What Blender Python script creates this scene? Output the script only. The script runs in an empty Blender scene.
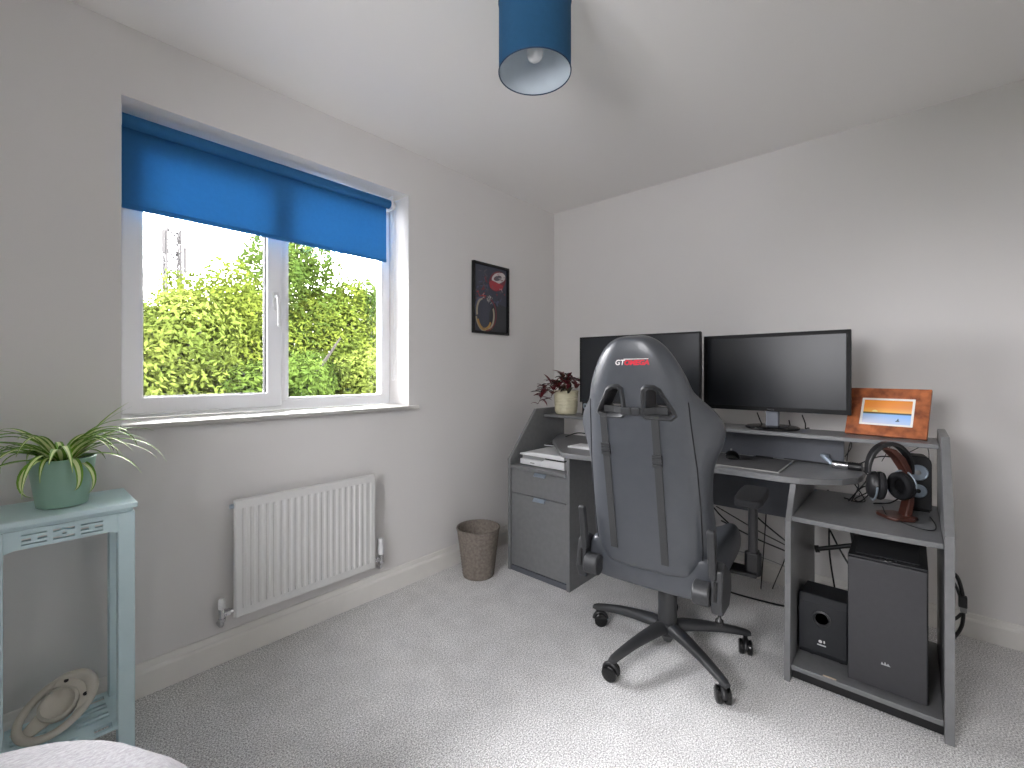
import bpy, bmesh, math, random
from mathutils import Vector, Matrix, Euler
from mathutils.bvhtree import BVHTree
random.seed(7)
PI = math.pi
S = bpy.context.scene
COL = S.collection

# ------------------------------------------------------------------ camera
CAM_H = 1.171
YAW = math.atan2(.6645, .747)
cd = bpy.data.cameras.new('camera'); cam = bpy.data.objects.new('camera', cd); COL.objects.link(cam)
cam.location = (0, 0, CAM_H); cam.rotation_euler = (PI/2, 0, YAW - PI/2)
cd.sensor_width = 36; cd.lens = 450/1024*36; cd.shift_y = -12/1024; cd.clip_start = .02; cd.clip_end = 300
S.camera = cam

# ------------------------------------------------------------------ world, sun, exposure
W = bpy.data.worlds.new('overcast_sky'); S.world = W; W.use_nodes = True
nt = W.node_tree; nt.nodes.clear()
wo = nt.nodes.new('ShaderNodeOutputWorld'); bg = nt.nodes.new('ShaderNodeBackground')
# standard overcast sky: luminance (1 + 2 sin elevation) / 3 of the zenith, dull ground light below the horizon
bg.inputs['Color'].default_value = (.965, .985, 1.0, 1)
wc_ = nt.nodes.new('ShaderNodeTexCoord'); wz_ = nt.nodes.new('ShaderNodeSeparateXYZ'); nt.links.new(wc_.outputs['Generated'], wz_.inputs[0])
wm_ = nt.nodes.new('ShaderNodeMath'); wm_.operation = 'MAXIMUM'; wm_.inputs[1].default_value = 0; nt.links.new(wz_.outputs['Z'], wm_.inputs[0])
ws_ = nt.nodes.new('ShaderNodeMath'); ws_.operation = 'MULTIPLY_ADD'; nt.links.new(wm_.outputs[0], ws_.inputs[0])
ZENITH = 60.0
ws_.inputs[1].default_value = ZENITH*2/3; ws_.inputs[2].default_value = ZENITH/3
nt.links.new(ws_.outputs[0], bg.inputs['Strength'])
nt.links.new(bg.outputs[0], wo.inputs[0])
sd = bpy.data.lights.new('sun', 'SUN'); sd.energy = 16.0; sd.angle = math.radians(3); sd.color = (1, .95, .86)
sun = bpy.data.objects.new('sun', sd); COL.objects.link(sun)
sun.rotation_euler = Vector((-.45, .70, -1.0)).to_track_quat('-Z', 'Y').to_euler()   # comes over the roof, lights the trees only
pd = bpy.data.lights.new('window_portal', 'AREA'); pd.shape = 'RECTANGLE'; pd.size = 1.2; pd.size_y = 1.15
pd.cycles.is_portal = True
po = bpy.data.objects.new('window_portal', pd); COL.objects.link(po)
po.location = (.876, 2.40, 1.565); po.rotation_euler = (-PI/2, 0, 0)
pd2 = pd.copy(); pd2.size = .85; pd2.size_y = .85
po2 = bpy.data.objects.new('fill_window_portal', pd2); COL.objects.link(po2)  # portal of the invented fill window
po2.location = (-1.0, .62, 1.5); po2.rotation_euler = (0, -PI/2, 0)
vs = S.view_settings
vs.view_transform = 'Standard'; vs.look = 'None'; vs.gamma = 1.0; vs.use_curve_mapping = False; vs.exposure = 0.2
S.cycles.max_bounces = 16; S.cycles.diffuse_bounces = 12; S.cycles.glossy_bounces = 4
S.cycles.transparent_max_bounces = 12; S.cycles.sample_clamp_indirect = 12

# ------------------------------------------------------------------ materials
def lin(c):
    r = []
    for x in c:
        x /= 255.0
        r.append(x/12.92 if x <= .04045 else ((x+.055)/1.055)**2.4)
    return (r[0], r[1], r[2], 1.0)

MATS = {}
def M(name, rgb, rough=.5, metal=0.0, noise=None, bump=None, spec=.5, coat=0.0, rgb2=None, sheen=0.0):
    """noise=(scale, amount 0..1 of rgb2), bump=(scale, strength)"""
    m = bpy.data.materials.new(name); m.use_nodes = True
    n = m.node_tree.nodes; L = m.node_tree.links
    b = n['Principled BSDF']
    b.inputs['Base Color'].default_value = lin(rgb)
    b.inputs['Roughness'].default_value = rough; b.inputs['Metallic'].default_value = metal
    b.inputs['Specular IOR Level'].default_value = spec
    b.inputs['Coat Weight'].default_value = coat
    b.inputs['Sheen Weight'].default_value = sheen
    tc = n.new('ShaderNodeTexCoord')
    if noise:
        t = n.new('ShaderNodeTexNoise'); t.inputs['Scale'].default_value = noise[0]; t.inputs['Detail'].default_value = 5
        L.new(tc.outputs['Object'], t.inputs['Vector'])
        r = n.new('ShaderNodeValToRGB'); r.color_ramp.elements[0].position = .35; r.color_ramp.elements[1].position = .65
        c2 = rgb2 or tuple(int(x*.88) for x in rgb)
        r.color_ramp.elements[0].color = lin(c2); r.color_ramp.elements[1].color = lin(rgb)
        L.new(t.outputs['Fac'], r.inputs['Fac'])
        mx = n.new('ShaderNodeMix'); mx.data_type = 'RGBA'; mx.inputs['Factor'].default_value = noise[1]
        mx.inputs['A'].default_value = lin(rgb); L.new(r.outputs['Color'], mx.inputs['B'])
        L.new(mx.outputs['Result'], b.inputs['Base Color'])
    if bump:
        t2 = n.new('ShaderNodeTexNoise'); t2.inputs['Scale'].default_value = bump[0]; t2.inputs['Detail'].default_value = 4
        L.new(tc.outputs['Object'], t2.inputs['Vector'])
        bp = n.new('ShaderNodeBump'); bp.inputs['Strength'].default_value = bump[1]; bp.inputs['Distance'].default_value = .002
        L.new(t2.outputs['Fac'], bp.inputs['Height']); L.new(bp.outputs['Normal'], b.inputs['Normal'])
    MATS[name] = m
    return m

WALL = M('wall_paint', (220, 218, 216), .9, noise=(3, .3), rgb2=(216, 214, 212), bump=(180, .05), spec=.2)
CEIL = M('ceiling_paint', (234, 232, 230), .95, bump=(150, .05), spec=.15)
GLOSS = M('white_gloss_wood', (228, 226, 221), .45, noise=(8, .2))
UPVC = M('white_upvc', (244, 245, 247), .3, noise=(6, .1), rgb2=(238, 240, 243))
CARPET = M('carpet', (186, 184, 182), 1.0, noise=(70, .0), bump=(260, .6), spec=.05, sheen=.3)
def carpet_nodes():
    n = CARPET.node_tree.nodes; L = CARPET.node_tree.links; b = n['Principled BSDF']
    tc = n.new('ShaderNodeTexCoord')
    a = n.new('ShaderNodeTexNoise'); a.inputs['Scale'].default_value = 210; a.inputs['Detail'].default_value = 6
    c = n.new('ShaderNodeTexNoise'); c.inputs['Scale'].default_value = 9; c.inputs['Detail'].default_value = 5
    L.new(tc.outputs['Object'], a.inputs['Vector']); L.new(tc.outputs['Object'], c.inputs['Vector'])
    r = n.new('ShaderNodeValToRGB'); r.color_ramp.elements[0].position = .38; r.color_ramp.elements[1].position = .62
    r.color_ramp.elements[0].color = lin((156, 155, 154)); r.color_ramp.elements[1].color = lin((252, 251, 250))
    r2 = n.new('ShaderNodeValToRGB'); r2.color_ramp.elements[0].position = .35; r2.color_ramp.elements[1].position = .65
    r2.color_ramp.elements[0].color = (.88, .88, .88, 1); r2.color_ramp.elements[1].color = (1, 1, 1, 1)
    L.new(a.outputs['Fac'], r.inputs['Fac']); L.new(c.outputs['Fac'], r2.inputs['Fac'])
    mx = n.new('ShaderNodeMix'); mx.data_type = 'RGBA'; mx.blend_type = 'MULTIPLY'; mx.inputs['Factor'].default_value = 1
    L.new(r.outputs['Color'], mx.inputs['A']); L.new(r2.outputs['Color'], mx.inputs['B'])
    L.new(mx.outputs['Result'], b.inputs['Base Color'])
carpet_nodes()
DESK = M('graphite_laminate', (118, 119, 120), .36, noise=(40, .5), rgb2=(106, 107, 109), bump=(300, .05))
DESKD = M('graphite_laminate_board', (88, 91, 98), .5, noise=(40, .4), rgb2=(80, 83, 90))
BLACKP = M('black_plastic', (24, 24, 26), .42, bump=(400, .05))
CHAIRP = M('charcoal_nylon', (48, 49, 51), .42, noise=(60, .3), bump=(300, .08))
LEATHER = M('black_faux_leather', (68, 71, 76), .36, noise=(25, .4), rgb2=(60, 63, 68), bump=(320, .18), spec=.6, coat=.12)
LEATHER2 = M('matte_black_fabric', (22, 23, 27), .75, noise=(120, .5), bump=(500, .2))
STRAP = M('webbing', (56, 57, 58), .85, noise=(300, .6), rgb2=(44, 45, 46), bump=(600, .4))
GLOSSB = M('gloss_black', (14, 14, 15), .25, noise=(5, .1))
BEZEL = M('satin_black_bezel', (16, 16, 18), .55, noise=(8, .2), spec=.25)
SCREEN = M('monitor_screen', (22, 25, 30), .30, noise=(3, .1), spec=.4)
CHROME = M('chrome', (215, 215, 218), .14, 1.0, noise=(8, .1))
STEEL = M('brushed_steel', (160, 172, 184), .35, .6, noise=(50, .2))
WHITEP = M('white_plastic', (228, 229, 230), .38, noise=(10, .15))
GREYP = M('grey_plastic', (150, 151, 150), .45, noise=(15, .3))
RADW = M('radiator_enamel', (216, 216, 214), .32, noise=(4, .15))
MINT = M('mint_painted_wood', (204, 226, 230), .5, noise=(14, .5), rgb2=(194, 219, 224), bump=(90, .12))
MINTPOT = M('sage_ceramic', (146, 180, 164), .45, noise=(8, .3), rgb2=(136, 171, 155))
SOIL = M('potting_soil', (48, 38, 30), 1.0, noise=(120, .8), rgb2=(28, 22, 18), bump=(90, 1.0))
CREAM = M('cream_ceramic', (206, 200, 172), .4, noise=(12, .3), rgb2=(196, 189, 160))
LEAFG = M('leaf_green', (112, 158, 42), .45, noise=(20, .6), rgb2=(78, 128, 34))
LEAFP = M('leaf_cream_stripe', (222, 228, 176), .45, noise=(20, .4), rgb2=(196, 212, 140))
REDLEAF = M('crimson_leaf', (112, 34, 44), .5, noise=(30, .7), rgb2=(62, 22, 30))
DARKLEAF = M('dark_olive_leaf', (58, 50, 42), .5, noise=(30, .7), rgb2=(40, 46, 36))
STEM = M('brown_stem', (104, 82, 56), .7, noise=(40, .5))
WICKER = M('woven_wicker', (134, 125, 116), .85, noise=(70, .8), rgb2=(104, 96, 88), bump=(200, .4))
WOODR = M('red_brown_wood', (186, 108, 64), .38, noise=(22, 1.0), rgb2=(112, 58, 34), bump=(40, .1))
WOODD = M('walnut_wood', (82, 46, 36), .4, noise=(18, .8), rgb2=(58, 32, 26))
FABRIC = M('pale_grey_boucle', (160, 158, 161), 1.0, noise=(140, .8), rgb2=(132, 130, 133), bump=(160, .9), spec=.05, sheen=.4)
BEIGEP = M('aged_grey_beige_plastic', (198, 193, 181), .5, noise=(12, .6), rgb2=(176, 171, 159))
PAPERW = M('white_card', (236, 236, 232), .8, noise=(20, .1))
RUBBER = M('black_rubber', (18, 18, 19), .7, bump=(200, .1))
INK = {}
def ink(rgb, rough=.6):
    if rgb not in INK:
        INK[rgb] = M('ink_%02x%02x%02x' % rgb, rgb, rough, noise=(30, .25))
    return INK[rgb]

def make_glass():
    m = bpy.data.materials.new('window_glass'); m.use_nodes = True
    n = m.node_tree.nodes; L = m.node_tree.links; n.clear()
    o = n.new('ShaderNodeOutputMaterial'); mx = n.new('ShaderNodeMixShader'); t = n.new('ShaderNodeBsdfTransparent')
    g = n.new('ShaderNodeBsdfGlossy'); fr = n.new('ShaderNodeFresnel'); fr.inputs['IOR'].default_value = 1.35
    t.inputs['Color'].default_value = (.985, .972, .98, 1); g.inputs['Roughness'].default_value = .02
    L.new(fr.outputs[0], mx.inputs[0]); L.new(t.outputs[0], mx.inputs[1]); L.new(g.outputs[0], mx.inputs[2]); L.new(mx.outputs[0], o.inputs[0])
    return m
GLASS = make_glass()
def make_translucent(name, rgb, amt, trgb=None, rough=.8):
    m = M(name, rgb, rough, noise=(60, .3), bump=(500, .1), spec=.2)
    n = m.node_tree.nodes; L = m.node_tree.links
    t = n.new('ShaderNodeBsdfTranslucent'); t.inputs['Color'].default_value = lin(trgb or rgb)
    mx = n.new('ShaderNodeMixShader'); mx.inputs[0].default_value = amt
    L.new(n['Principled BSDF'].outputs[0], mx.inputs[1]); L.new(t.outputs[0], mx.inputs[2])
    L.new(mx.outputs[0], n['Material Output'].inputs[0])
    return m
BLIND = make_translucent('blue_blind_fabric', (62, 124, 178), .38, (86, 144, 184))
SHADE = make_translucent('blue_lamp_fabric', (40, 86, 122), .10)
LINING = M('lamp_lining', (196, 206, 214), .5, noise=(20, .2))
BULB = M('frosted_bulb', (225, 226, 228), .25, spec=.6)

# ------------------------------------------------------------------ mesh helpers
PM = {}
class MB:
    def __init__(s): s.v = []; s.f = []; s.m = []
    def add(s, vs_, fs, mi=0):
        o = len(s.v); s.v += [Vector(p) for p in vs_]
        for f in fs: s.f.append([i+o for i in f]); s.m.append(mi)
        return s
    def box(s, lo, hi, mi=0, mat=None):
        x0, y0, z0 = lo; x1, y1, z1 = hi
        p = [Vector(q) for q in ((x0,y0,z0),(x1,y0,z0),(x1,y1,z0),(x0,y1,z0),(x0,y0,z1),(x1,y0,z1),(x1,y1,z1),(x0,y1,z1))]
        if mat: p = [mat @ q for q in p]
        return s.add(p, [(3,2,1,0),(4,5,6,7),(0,1,5,4),(1,2,6,5),(2,3,7,6),(3,0,4,7)], mi)
    def cbox(s, c, d, mi=0, rot=None):
        m = Matrix.Translation(c) @ (rot.to_matrix().to_4x4() if rot else Matrix.Identity(4))
        return s.box((-d[0]/2,-d[1]/2,-d[2]/2), (d[0]/2,d[1]/2,d[2]/2), mi, m)
    def prism(s, poly, axis, a, b, mi=0):
        """poly of 2D points; axis 'x','y','z' extrude from a to b"""
        def P(p, t):
            return {'z': (p[0], p[1], t), 'y': (p[0], t, p[1]), 'x': (t, p[0], p[1])}[axis]
        n = len(poly)
        ar = sum(poly[i][0]*poly[(i+1) % n][1]-poly[(i+1) % n][0]*poly[i][1] for i in range(n))
        if (ar < 0) != (axis == 'y'): poly = poly[::-1]
        vs_ = [P(p, a) for p in poly] + [P(p, b) for p in poly]
        if b < a: vs_ = [P(p, b) for p in poly] + [P(p, a) for p in poly]
        fs = [tuple(range(n-1, -1, -1)), tuple(range(n, 2*n))] + [(i, (i+1) % n, n+(i+1) % n, n+i) for i in range(n)]
        return s.add(vs_, fs, mi)
    def tube(s, path, r, seg=8, mi=0, caps=True, closed=False):
        path = [Vector(p) for p in path]; n = len(path)
        rs = r if isinstance(r, (list, tuple)) else [r]*n
        T = []
        for i in range(n):
            a = path[(i-1) % n] if (closed or i > 0) else path[i]
            b = path[(i+1) % n] if (closed or i < n-1) else path[i]
            t = (b-a); T.append(t.normalized() if t.length > 1e-9 else Vector((0, 0, 1)))
        up = Vector((0, 0, 1)) if abs(T[0].z) < .9 else Vector((1, 0, 0))
        N = (up - T[0]*up.dot(T[0])).normalized(); vs_ = []
        for i in range(n):
            N = (N - T[i]*N.dot(T[i])).normalized(); B = T[i].cross(N)
            for k in range(seg):
                a = 2*PI*k/seg; vs_.append(path[i] + (N*math.cos(a)+B*math.sin(a))*rs[i])
        fs = []
        for i in range(n if closed else n-1):
            j = (i+1) % n
            for k in range(seg):
                l = (k+1) % seg; fs.append((i*seg+k, i*seg+l, j*seg+l, j*seg+k))
        if caps and not closed:
            fs.append(tuple(range(seg-1, -1, -1))); fs.append(tuple((n-1)*seg+k for k in range(seg)))
        return s.add(vs_, fs, mi)
    def cyl(s, p0, p1, r, seg=20, mi=0, r1=None):
        return s.tube([p0, p1], [r, r if r1 is None else r1], seg, mi)
    def lathe(s, prof, c=(0, 0, 0), seg=32, mi=0, mat=None, close=False, caps=True):
        """prof [(r,z)] revolved about z at c; order bottom outside -> top"""
        vs_ = []; n = len(prof); c = Vector(c)
        for r, z in prof:
            for k in range(seg):
                a = 2*PI*k/seg; p = Vector((r*math.cos(a), r*math.sin(a), z)); vs_.append((mat @ p if mat else p)+c)
        fs = []
        for i in range(n if close else n-1):
            j = (i+1) % n
            for k in range(seg):
                l = (k+1) % seg; fs.append((i*seg+k, i*seg+l, j*seg+l, j*seg+k))
        if not close and caps:
            if prof[0][0] > 1e-6: fs.append(tuple(range(seg-1, -1, -1)))
            if prof[-1][0] > 1e-6: fs.append(tuple((n-1)*seg+k for k in range(seg)))
        return s.add(vs_, fs, mi)
    def loops(s, rows, mi=0, caps=True):
        n = len(rows[0]); vs_ = [p for r in rows for p in r]; fs = []
        for i in range(len(rows)-1):
            for k in range(n):
                l = (k+1) % n; fs.append((i*n+k, i*n+l, (i+1)*n+l, (i+1)*n+k))
        if caps:
            fs.append(tuple(range(n-1, -1, -1))); fs.append(tuple((len(rows)-1)*n+k for k in range(n)))
        return s.add(vs_, fs, mi)
    def ring(s, outer, inner, f, d0, d1, mi=0):
        """frame between two 2D polys; f(p2d, depth)->3D"""
        n = len(outer)
        vs_ = [f(p, d0) for p in outer]+[f(p, d0) for p in inner]+[f(p, d1) for p in outer]+[f(p, d1) for p in inner]
        fs = []
        for i in range(n):
            j = (i+1) % n
            fs += [(i, j, n+j, n+i), (2*n+i, 3*n+i, 3*n+j, 2*n+j), (i, 2*n+i, 2*n+j, j), (n+i, n+j, 3*n+j, 3*n+i)]
        return s.add(vs_, fs, mi)
    def mesh(s, name, mats, smooth=None):
        me = bpy.data.meshes.new(name)
        me.from_pydata([tuple(v) for v in s.v], [], s.f)
        for m in (mats if isinstance(mats, (list, tuple)) else [mats]): me.materials.append(m)
        me.polygons.foreach_set('material_index', s.m)
        bm = bmesh.new(); bm.from_mesh(me); bmesh.ops.remove_doubles(bm, verts=bm.verts, dist=1e-6)
        bmesh.ops.recalc_face_normals(bm, faces=bm.faces); bm.to_mesh(me); bm.free()
        if smooth is not None:
            me.polygons.foreach_set('use_smooth', [True]*len(me.polygons))
            me.set_sharp_from_angle(angle=math.radians(smooth))
        me.update(); return me
    def build(s, name, mats, parent=None, smooth=None, bevel=0, seg=2, subsurf=0, world=True, recalc=True):
        if parent is not None and world:
            inv = PM[parent.name].inverted(); s.v = [inv @ v for v in s.v]
        me = s.mesh(name, mats, smooth)
        return link(name, me, parent, bevel, seg, subsurf)
def link(name, me, parent=None, bevel=0, seg=2, subsurf=0):
    o = bpy.data.objects.new(name, me); COL.objects.link(o)
    if parent is not None: o.parent = parent; PM[o.name] = PM[parent.name]
    else: PM[o.name] = Matrix.Identity(4)
    if subsurf:
        q = o.modifiers.new('sub', 'SUBSURF'); q.levels = subsurf; q.render_levels = subsurf
        me.polygons.foreach_set('use_smooth', [True]*len(me.polygons))
    if bevel:
        q = o.modifiers.new('bev', 'BEVEL'); q.width = bevel; q.segments = seg; q.limit_method = 'ANGLE'; q.angle_limit = math.radians(40)
        q.harden_normals = False
    return o
def thing(name, loc, label, cat, group=None, rz=0.0, kind=None, tilt=None):
    o = bpy.data.objects.new(name, None); COL.objects.link(o); o.empty_display_size = .05
    o.location = loc; e = tilt or Euler((0, 0, rz)); o.rotation_euler = e
    PM[o.name] = Matrix.Translation(loc) @ e.to_matrix().to_4x4()
    tag(o, label, cat, group, kind); return o
def tag(o, label, cat=None, group=None, kind=None):
    o['label'] = label
    if cat: o['category'] = cat
    if group: o['group'] = group
    if kind: o['kind'] = kind
    return o
def struct(o, label=None):
    o['kind'] = 'structure'
    if label: o['label'] = label
    return o
def boolean_cut(mb, cutters):
    """mb minus cutter MBs -> plain MB-like mesh object data (same space)"""
    me = mb.mesh('cut_body', [DESK]); a = bpy.data.objects.new('cut_body', me); COL.objects.link(a)
    tmp = []
    for c in cutters:
        m2 = c.mesh('cutter', [DESK]); b = bpy.data.objects.new('cutter', m2); COL.objects.link(b); tmp.append(b)
        q = a.modifiers.new('b', 'BOOLEAN'); q.operation = 'DIFFERENCE'; q.solver = 'EXACT'; q.object = b
    dg = bpy.context.evaluated_depsgraph_get(); dg.update()
    ev = a.evaluated_get(dg); out = MB()
    em = ev.to_mesh()
    out.add([v.co.copy() for v in em.vertices], [tuple(p.vertices) for p in em.polygons])
    ev.to_mesh_clear()
    for b in tmp: d = b.data; bpy.data.objects.remove(b); bpy.data.meshes.remove(d)
    bpy.data.objects.remove(a); bpy.data.meshes.remove(me)
    return out
def text_mb(txt, size, f, shear=0.0, depth=.0006, bold=0.0, mi=0):
    """flat lettering; f maps (x,y,d) -> 3D"""
    c = bpy.data.curves.new('lettering', 'FONT'); c.body = txt; c.size = size; c.shear = shear; c.align_x = 'LEFT'; c.offset = bold
    c.resolution_u = 3; o = bpy.data.objects.new('lettering', c); COL.objects.link(o)
    dg = bpy.context.evaluated_depsgraph_get(); dg.update(); ev = o.evaluated_get(dg); em = ev.to_mesh()
    m = MB(); m.add([f(v.co.x, v.co.y, depth) for v in em.vertices], [tuple(p.vertices) for p in em.polygons], mi)
    ev.to_mesh_clear(); bpy.data.objects.remove(o); bpy.data.curves.remove(c)
    return m
def bez(pts, n=12):
    """catmull-rom through pts"""
    P = [Vector(p) for p in pts]; P = [P[0]*2-P[1]] + P + [P[-1]*2-P[-2]]; out = []
    for i in range(1, len(P)-2):
        a, b, c, d = P[i-1], P[i], P[i+1], P[i+2]
        for k in range(n):
            t = k/n
            out.append(.5*((2*b)+(c-a)*t+(2*a-5*b+4*c-d)*t*t+(3*b-a-3*c+d)*t**3))
    out.append(P[-2]); return out

# ================================================================== THE ROOM
WX, WY, CH = 2.840, 2.085, 2.40
X0, Y0 = -.70, -.55
wx0, wx1, wz0, wz1 = .270, 1.482, .972, 2.150      # window opening
b = MB(); b.box((X0-.2, Y0-.2, -.12), (WX+.2, WY+.3, 0)); struct(b.build('floor', CARPET), 'mottled light grey carpet')
b = MB(); b.box((X0-.2, Y0-.2, CH), (WX+.2, WY+.3, CH+.2)); struct(b.build('ceiling', CEIL), 'plain off-white ceiling')
b = MB()
b.box((X0-.2, WY, 0), (wx0, WY+.3, CH)); b.box((wx1, WY, 0), (WX+.2, WY+.3, CH))
b.box((wx0, WY, 0), (wx1, WY+.3, wz0)); b.box((wx0, WY, wz1), (wx1, WY+.3, CH))
struct(b.build('wall_left', WALL), 'off-white wall with the window and radiator')
b = MB(); b.box((WX, Y0-.2, 0), (WX+.2, WY, CH)); struct(b.build('wall_right', WALL), 'off-white wall behind the desk')
vy0, vy1, vz0, vz1 = .20, 1.04, 1.08, 1.92           # opening for an invented window out of view, added for fill light
b = MB(); b.box((X0-.2, Y0-.2, 0), (X0, vy0, CH)); b.box((X0-.2, vy1, 0), (X0, WY, CH)); b.box((X0-.2, vy0, 0), (X0, vy1, vz0)); b.box((X0-.2, vy0, vz1), (X0, vy1, CH))
struct(b.build('wall_back', WALL), 'off-white wall behind the camera')
b = MB(); b.box((X0, Y0-.2, 0), (WX, Y0, CH)); struct(b.build('wall_front', WALL), 'off-white wall beside the camera')
def skirt(name, axis, a, c0, sgn, length0, length1, h=.12):
    pr = [(0, 0), (.016, 0), (.016, h*.70), (.013, h*.76), (.009, h*.80), (.007, h*.97), (.005, h), (0, h)]
    m = MB()
    if axis == 'x': m.prism([(c0+sgn*p, z) for p, z in pr], 'x', length0, length1)
    else: m.prism([(c0+sgn*p, z) for p, z in pr], 'y', length0, length1)
    return struct(m.build(name, GLOSS, bevel=.0015), 'white painted skirting board')
skirt('baseboard_left', 'x', 0, WY, -1, X0, WX-.017)
skirt('baseboard_right', 'y', 0, WX, -1, Y0, WY, .105)
skirt('baseboard_back', 'y', 0, X0, 1, Y0, WY-.017)
skirt('baseboard_front', 'x', 0, Y0, 1, X0+.017, WX-.017)

# ---- window
FY = WY+.185                                        # room-side face of the outer frame
win = thing('window_1', ((wx0+wx1)/2, FY, wz0), 'white upvc window with one opening casement and one fixed pane', None, kind='structure')
if 'category' in win: del win['category']
fz0, fz1 = .990, wz1
def frame_rect(x0, x1, z0, z1, t, y0, y1, tb=None):
    tb = tb or t
    m = MB(); f = lambda p, d: (p[0], d, p[1])
    m.ring([(x0, z0), (x1, z0), (x1, z1), (x0, z1)], [(x0+t, z0+tb), (x1-t, z0+tb), (x1-t, z1-t), (x0+t, z1-t)], f, y0, y1); return m
frame_rect(wx0, wx1, fz0, fz1, .045, FY, FY+.07).build('outer_frame', UPVC, win, bevel=.004)
m = MB(); m.box((.862, FY-.002, fz0+.045), (.902, FY+.07, fz1-.045)); m.build('mullion', UPVC, win, bevel=.004)
sash = frame_rect(wx0+.022, .878, fz0+.016, fz1-.02, .066, FY-.018, FY+.045).build('sash', UPVC, win, bevel=.006)
frame_rect(wx0+.085, .815, fz0+.079, fz1-.083, .006, FY+.0, FY+.03).build('gasket', RUBBER, sash)
frame_rect(.900, wx1-.043, fz0+.043, fz1-.043, .014, FY-.004, FY+.04).build('glazing_bead', UPVC, win, bevel=.003)
m = MB(); m.box((wx0+.086, FY+.018, fz0+.080), (.814, FY+.024, fz1-.084)); p1 = m.build('pane', GLASS, sash)
m = MB(); m.box((.913, FY+.022, fz0+.056), (wx1-.056, FY+.028, fz1-.056)); p2 = m.build('pane', GLASS, win)
m = MB()
m.cbox((.846, FY-.023, 1.505), (.024, .010, .085))
m.tube(bez([(.846, FY-.028, 1.525), (.846, FY-.050, 1.523), (.846, FY-.060, 1.505), (.848, FY-.060, 1.46), (.85, FY-.056, 1.385)], 6), [.009]*12+[.0085]*13, 10)
m.build('handle', WHITEP, win, smooth=40)
fill_win = thing('added_fill_window', (X0-.12, (vy0+vy1)/2, vz0), 'added white upvc window, unseen behind the camera, for fill light', None, kind='structure')  # made-up window, never in view, brightens the room from behind
fx_ = lambda p, d: (d, p[0], p[1])
m = MB(); m.ring([(vy0, vz0), (vy1, vz0), (vy1, vz1), (vy0, vz1)], [(vy0+.06, vz0+.06), (vy1-.06, vz0+.06), (vy1-.06, vz1-.06), (vy0+.06, vz1-.06)], fx_, X0-.18, X0-.11); m.build('outer_frame', UPVC, fill_win, bevel=.004)
m = MB(); m.box((X0-.18, (vy0+vy1)/2-.03, vz0+.06), (X0-.11, (vy0+vy1)/2+.03, vz1-.06)); m.build('mullion', UPVC, fill_win, bevel=.004)
m = MB(); m.box((X0-.15, vy0+.055, vz0+.055), (X0-.144, (vy0+vy1)/2-.028, vz1-.055)); m.build('pane', GLASS, fill_win)
m = MB(); m.box((X0-.15, (vy0+vy1)/2+.028, vz0+.055), (X0-.144, vy1-.055, vz1-.055)); m.build('pane', GLASS, fill_win)
m = MB(); m.prism([(WY-.030, .965), (WY-.034, .972), (WY-.030, .985), (FY, .990), (FY, .975), (WY+.002, .972), (WY+.0, .965)], 'x', wx0+.001, wx1-.001)
m.prism([(WY-.030, .965), (WY-.034, .972), (WY-.030, .985), (WY-.0005, .985), (WY-.0005, .965)], 'x', wx0-.004, wx1+.05)
struct(m.build('trim_1', GLOSS, bevel=.002), 'white window board below the window')

# ---- roller blind
BY = WY+.095
bl = thing('roller_blind', (.86, BY, 1.79), 'half lowered blue fabric roller blind at the top of the window', 'blind')
bx0, bx1 = wx0+.012, 1.420
m = MB(); m.cyl((bx0, BY, 2.105), (bx1, BY, 2.105), .024, 28); m.build('roller', BLIND, bl, smooth=40)
m = MB(); m.box((bx0+.004, BY+.0225, 1.795), (bx1-.004, BY+.0240, 2.105)); m.build('fabric', BLIND, bl)
m = MB(); m.box((bx0+.004, BY+.018, 1.785), (bx1-.004, BY+.028, 1.803)); m.build('hem_bar', BLIND, bl, bevel=.003)
for x in (wx0+.001, bx1+.001):
    m = MB(); m.box((x, BY-.03, 2.07), (x+.009, BY+.03, wz1-.002)); m.build('bracket', WHITEP, bl, bevel=.002)
ch = MB()
for dy in (-.022, .010):
    ch.cyl((bx1+.022, BY+dy, 2.10), (bx1+.022, BY+dy, 1.14), .0017, 6)
ch.tube([(bx1+.022, BY-.006+.016*math.cos(a), 1.14-.016*math.sin(a)) for a in [PI*k/8 for k in range(9)]], .0017, 6)
ch.cyl((bx1+.010, BY, 2.105), (bx1+.030, BY, 2.105), .022, 18)
ch.build('pull_chain', WHITEP, bl, smooth=40)

# ================================================================== OUTSIDE
b = MB(); b.box((-40, WY+.31, -3.2), (60, 90, -3.0))
GRASS = M('lawn', (40, 44, 36), 1, noise=(2, .8), rgb2=(32, 36, 28)); struct(b.build('ground', GRASS), 'grass outside the window')
def leafmat(name, c1, c2, amt=.25):
    m = M(name, c1, .6, noise=(2.2, .9), rgb2=c2, spec=.0)
    n = m.node_tree.nodes; L = m.node_tree.links
    t = n.new('ShaderNodeBsdfTranslucent'); t.inputs['Color'].default_value = lin(c1)
    mx = n.new('ShaderNodeMixShader'); mx.inputs[0].default_value = amt
    L.new(n['Principled BSDF'].outputs[0], mx.inputs[1]); L.new(t.outputs[0], mx.inputs[2]); L.new(mx.outputs[0], n['Material Output'].inputs[0])
    return m
LEAFM = [leafmat('hedge_leaf_yellow', (61, 69, 24), (40, 50, 17)), leafmat('hedge_leaf_green', (50, 62, 24), (30, 43, 16)), leafmat('hedge_leaf_pale', (68, 76, 33), (47, 57, 22))]
BARK = M('bark', (24, 20, 15), 1, noise=(20, .7))
rng = random.Random(11)
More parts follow.
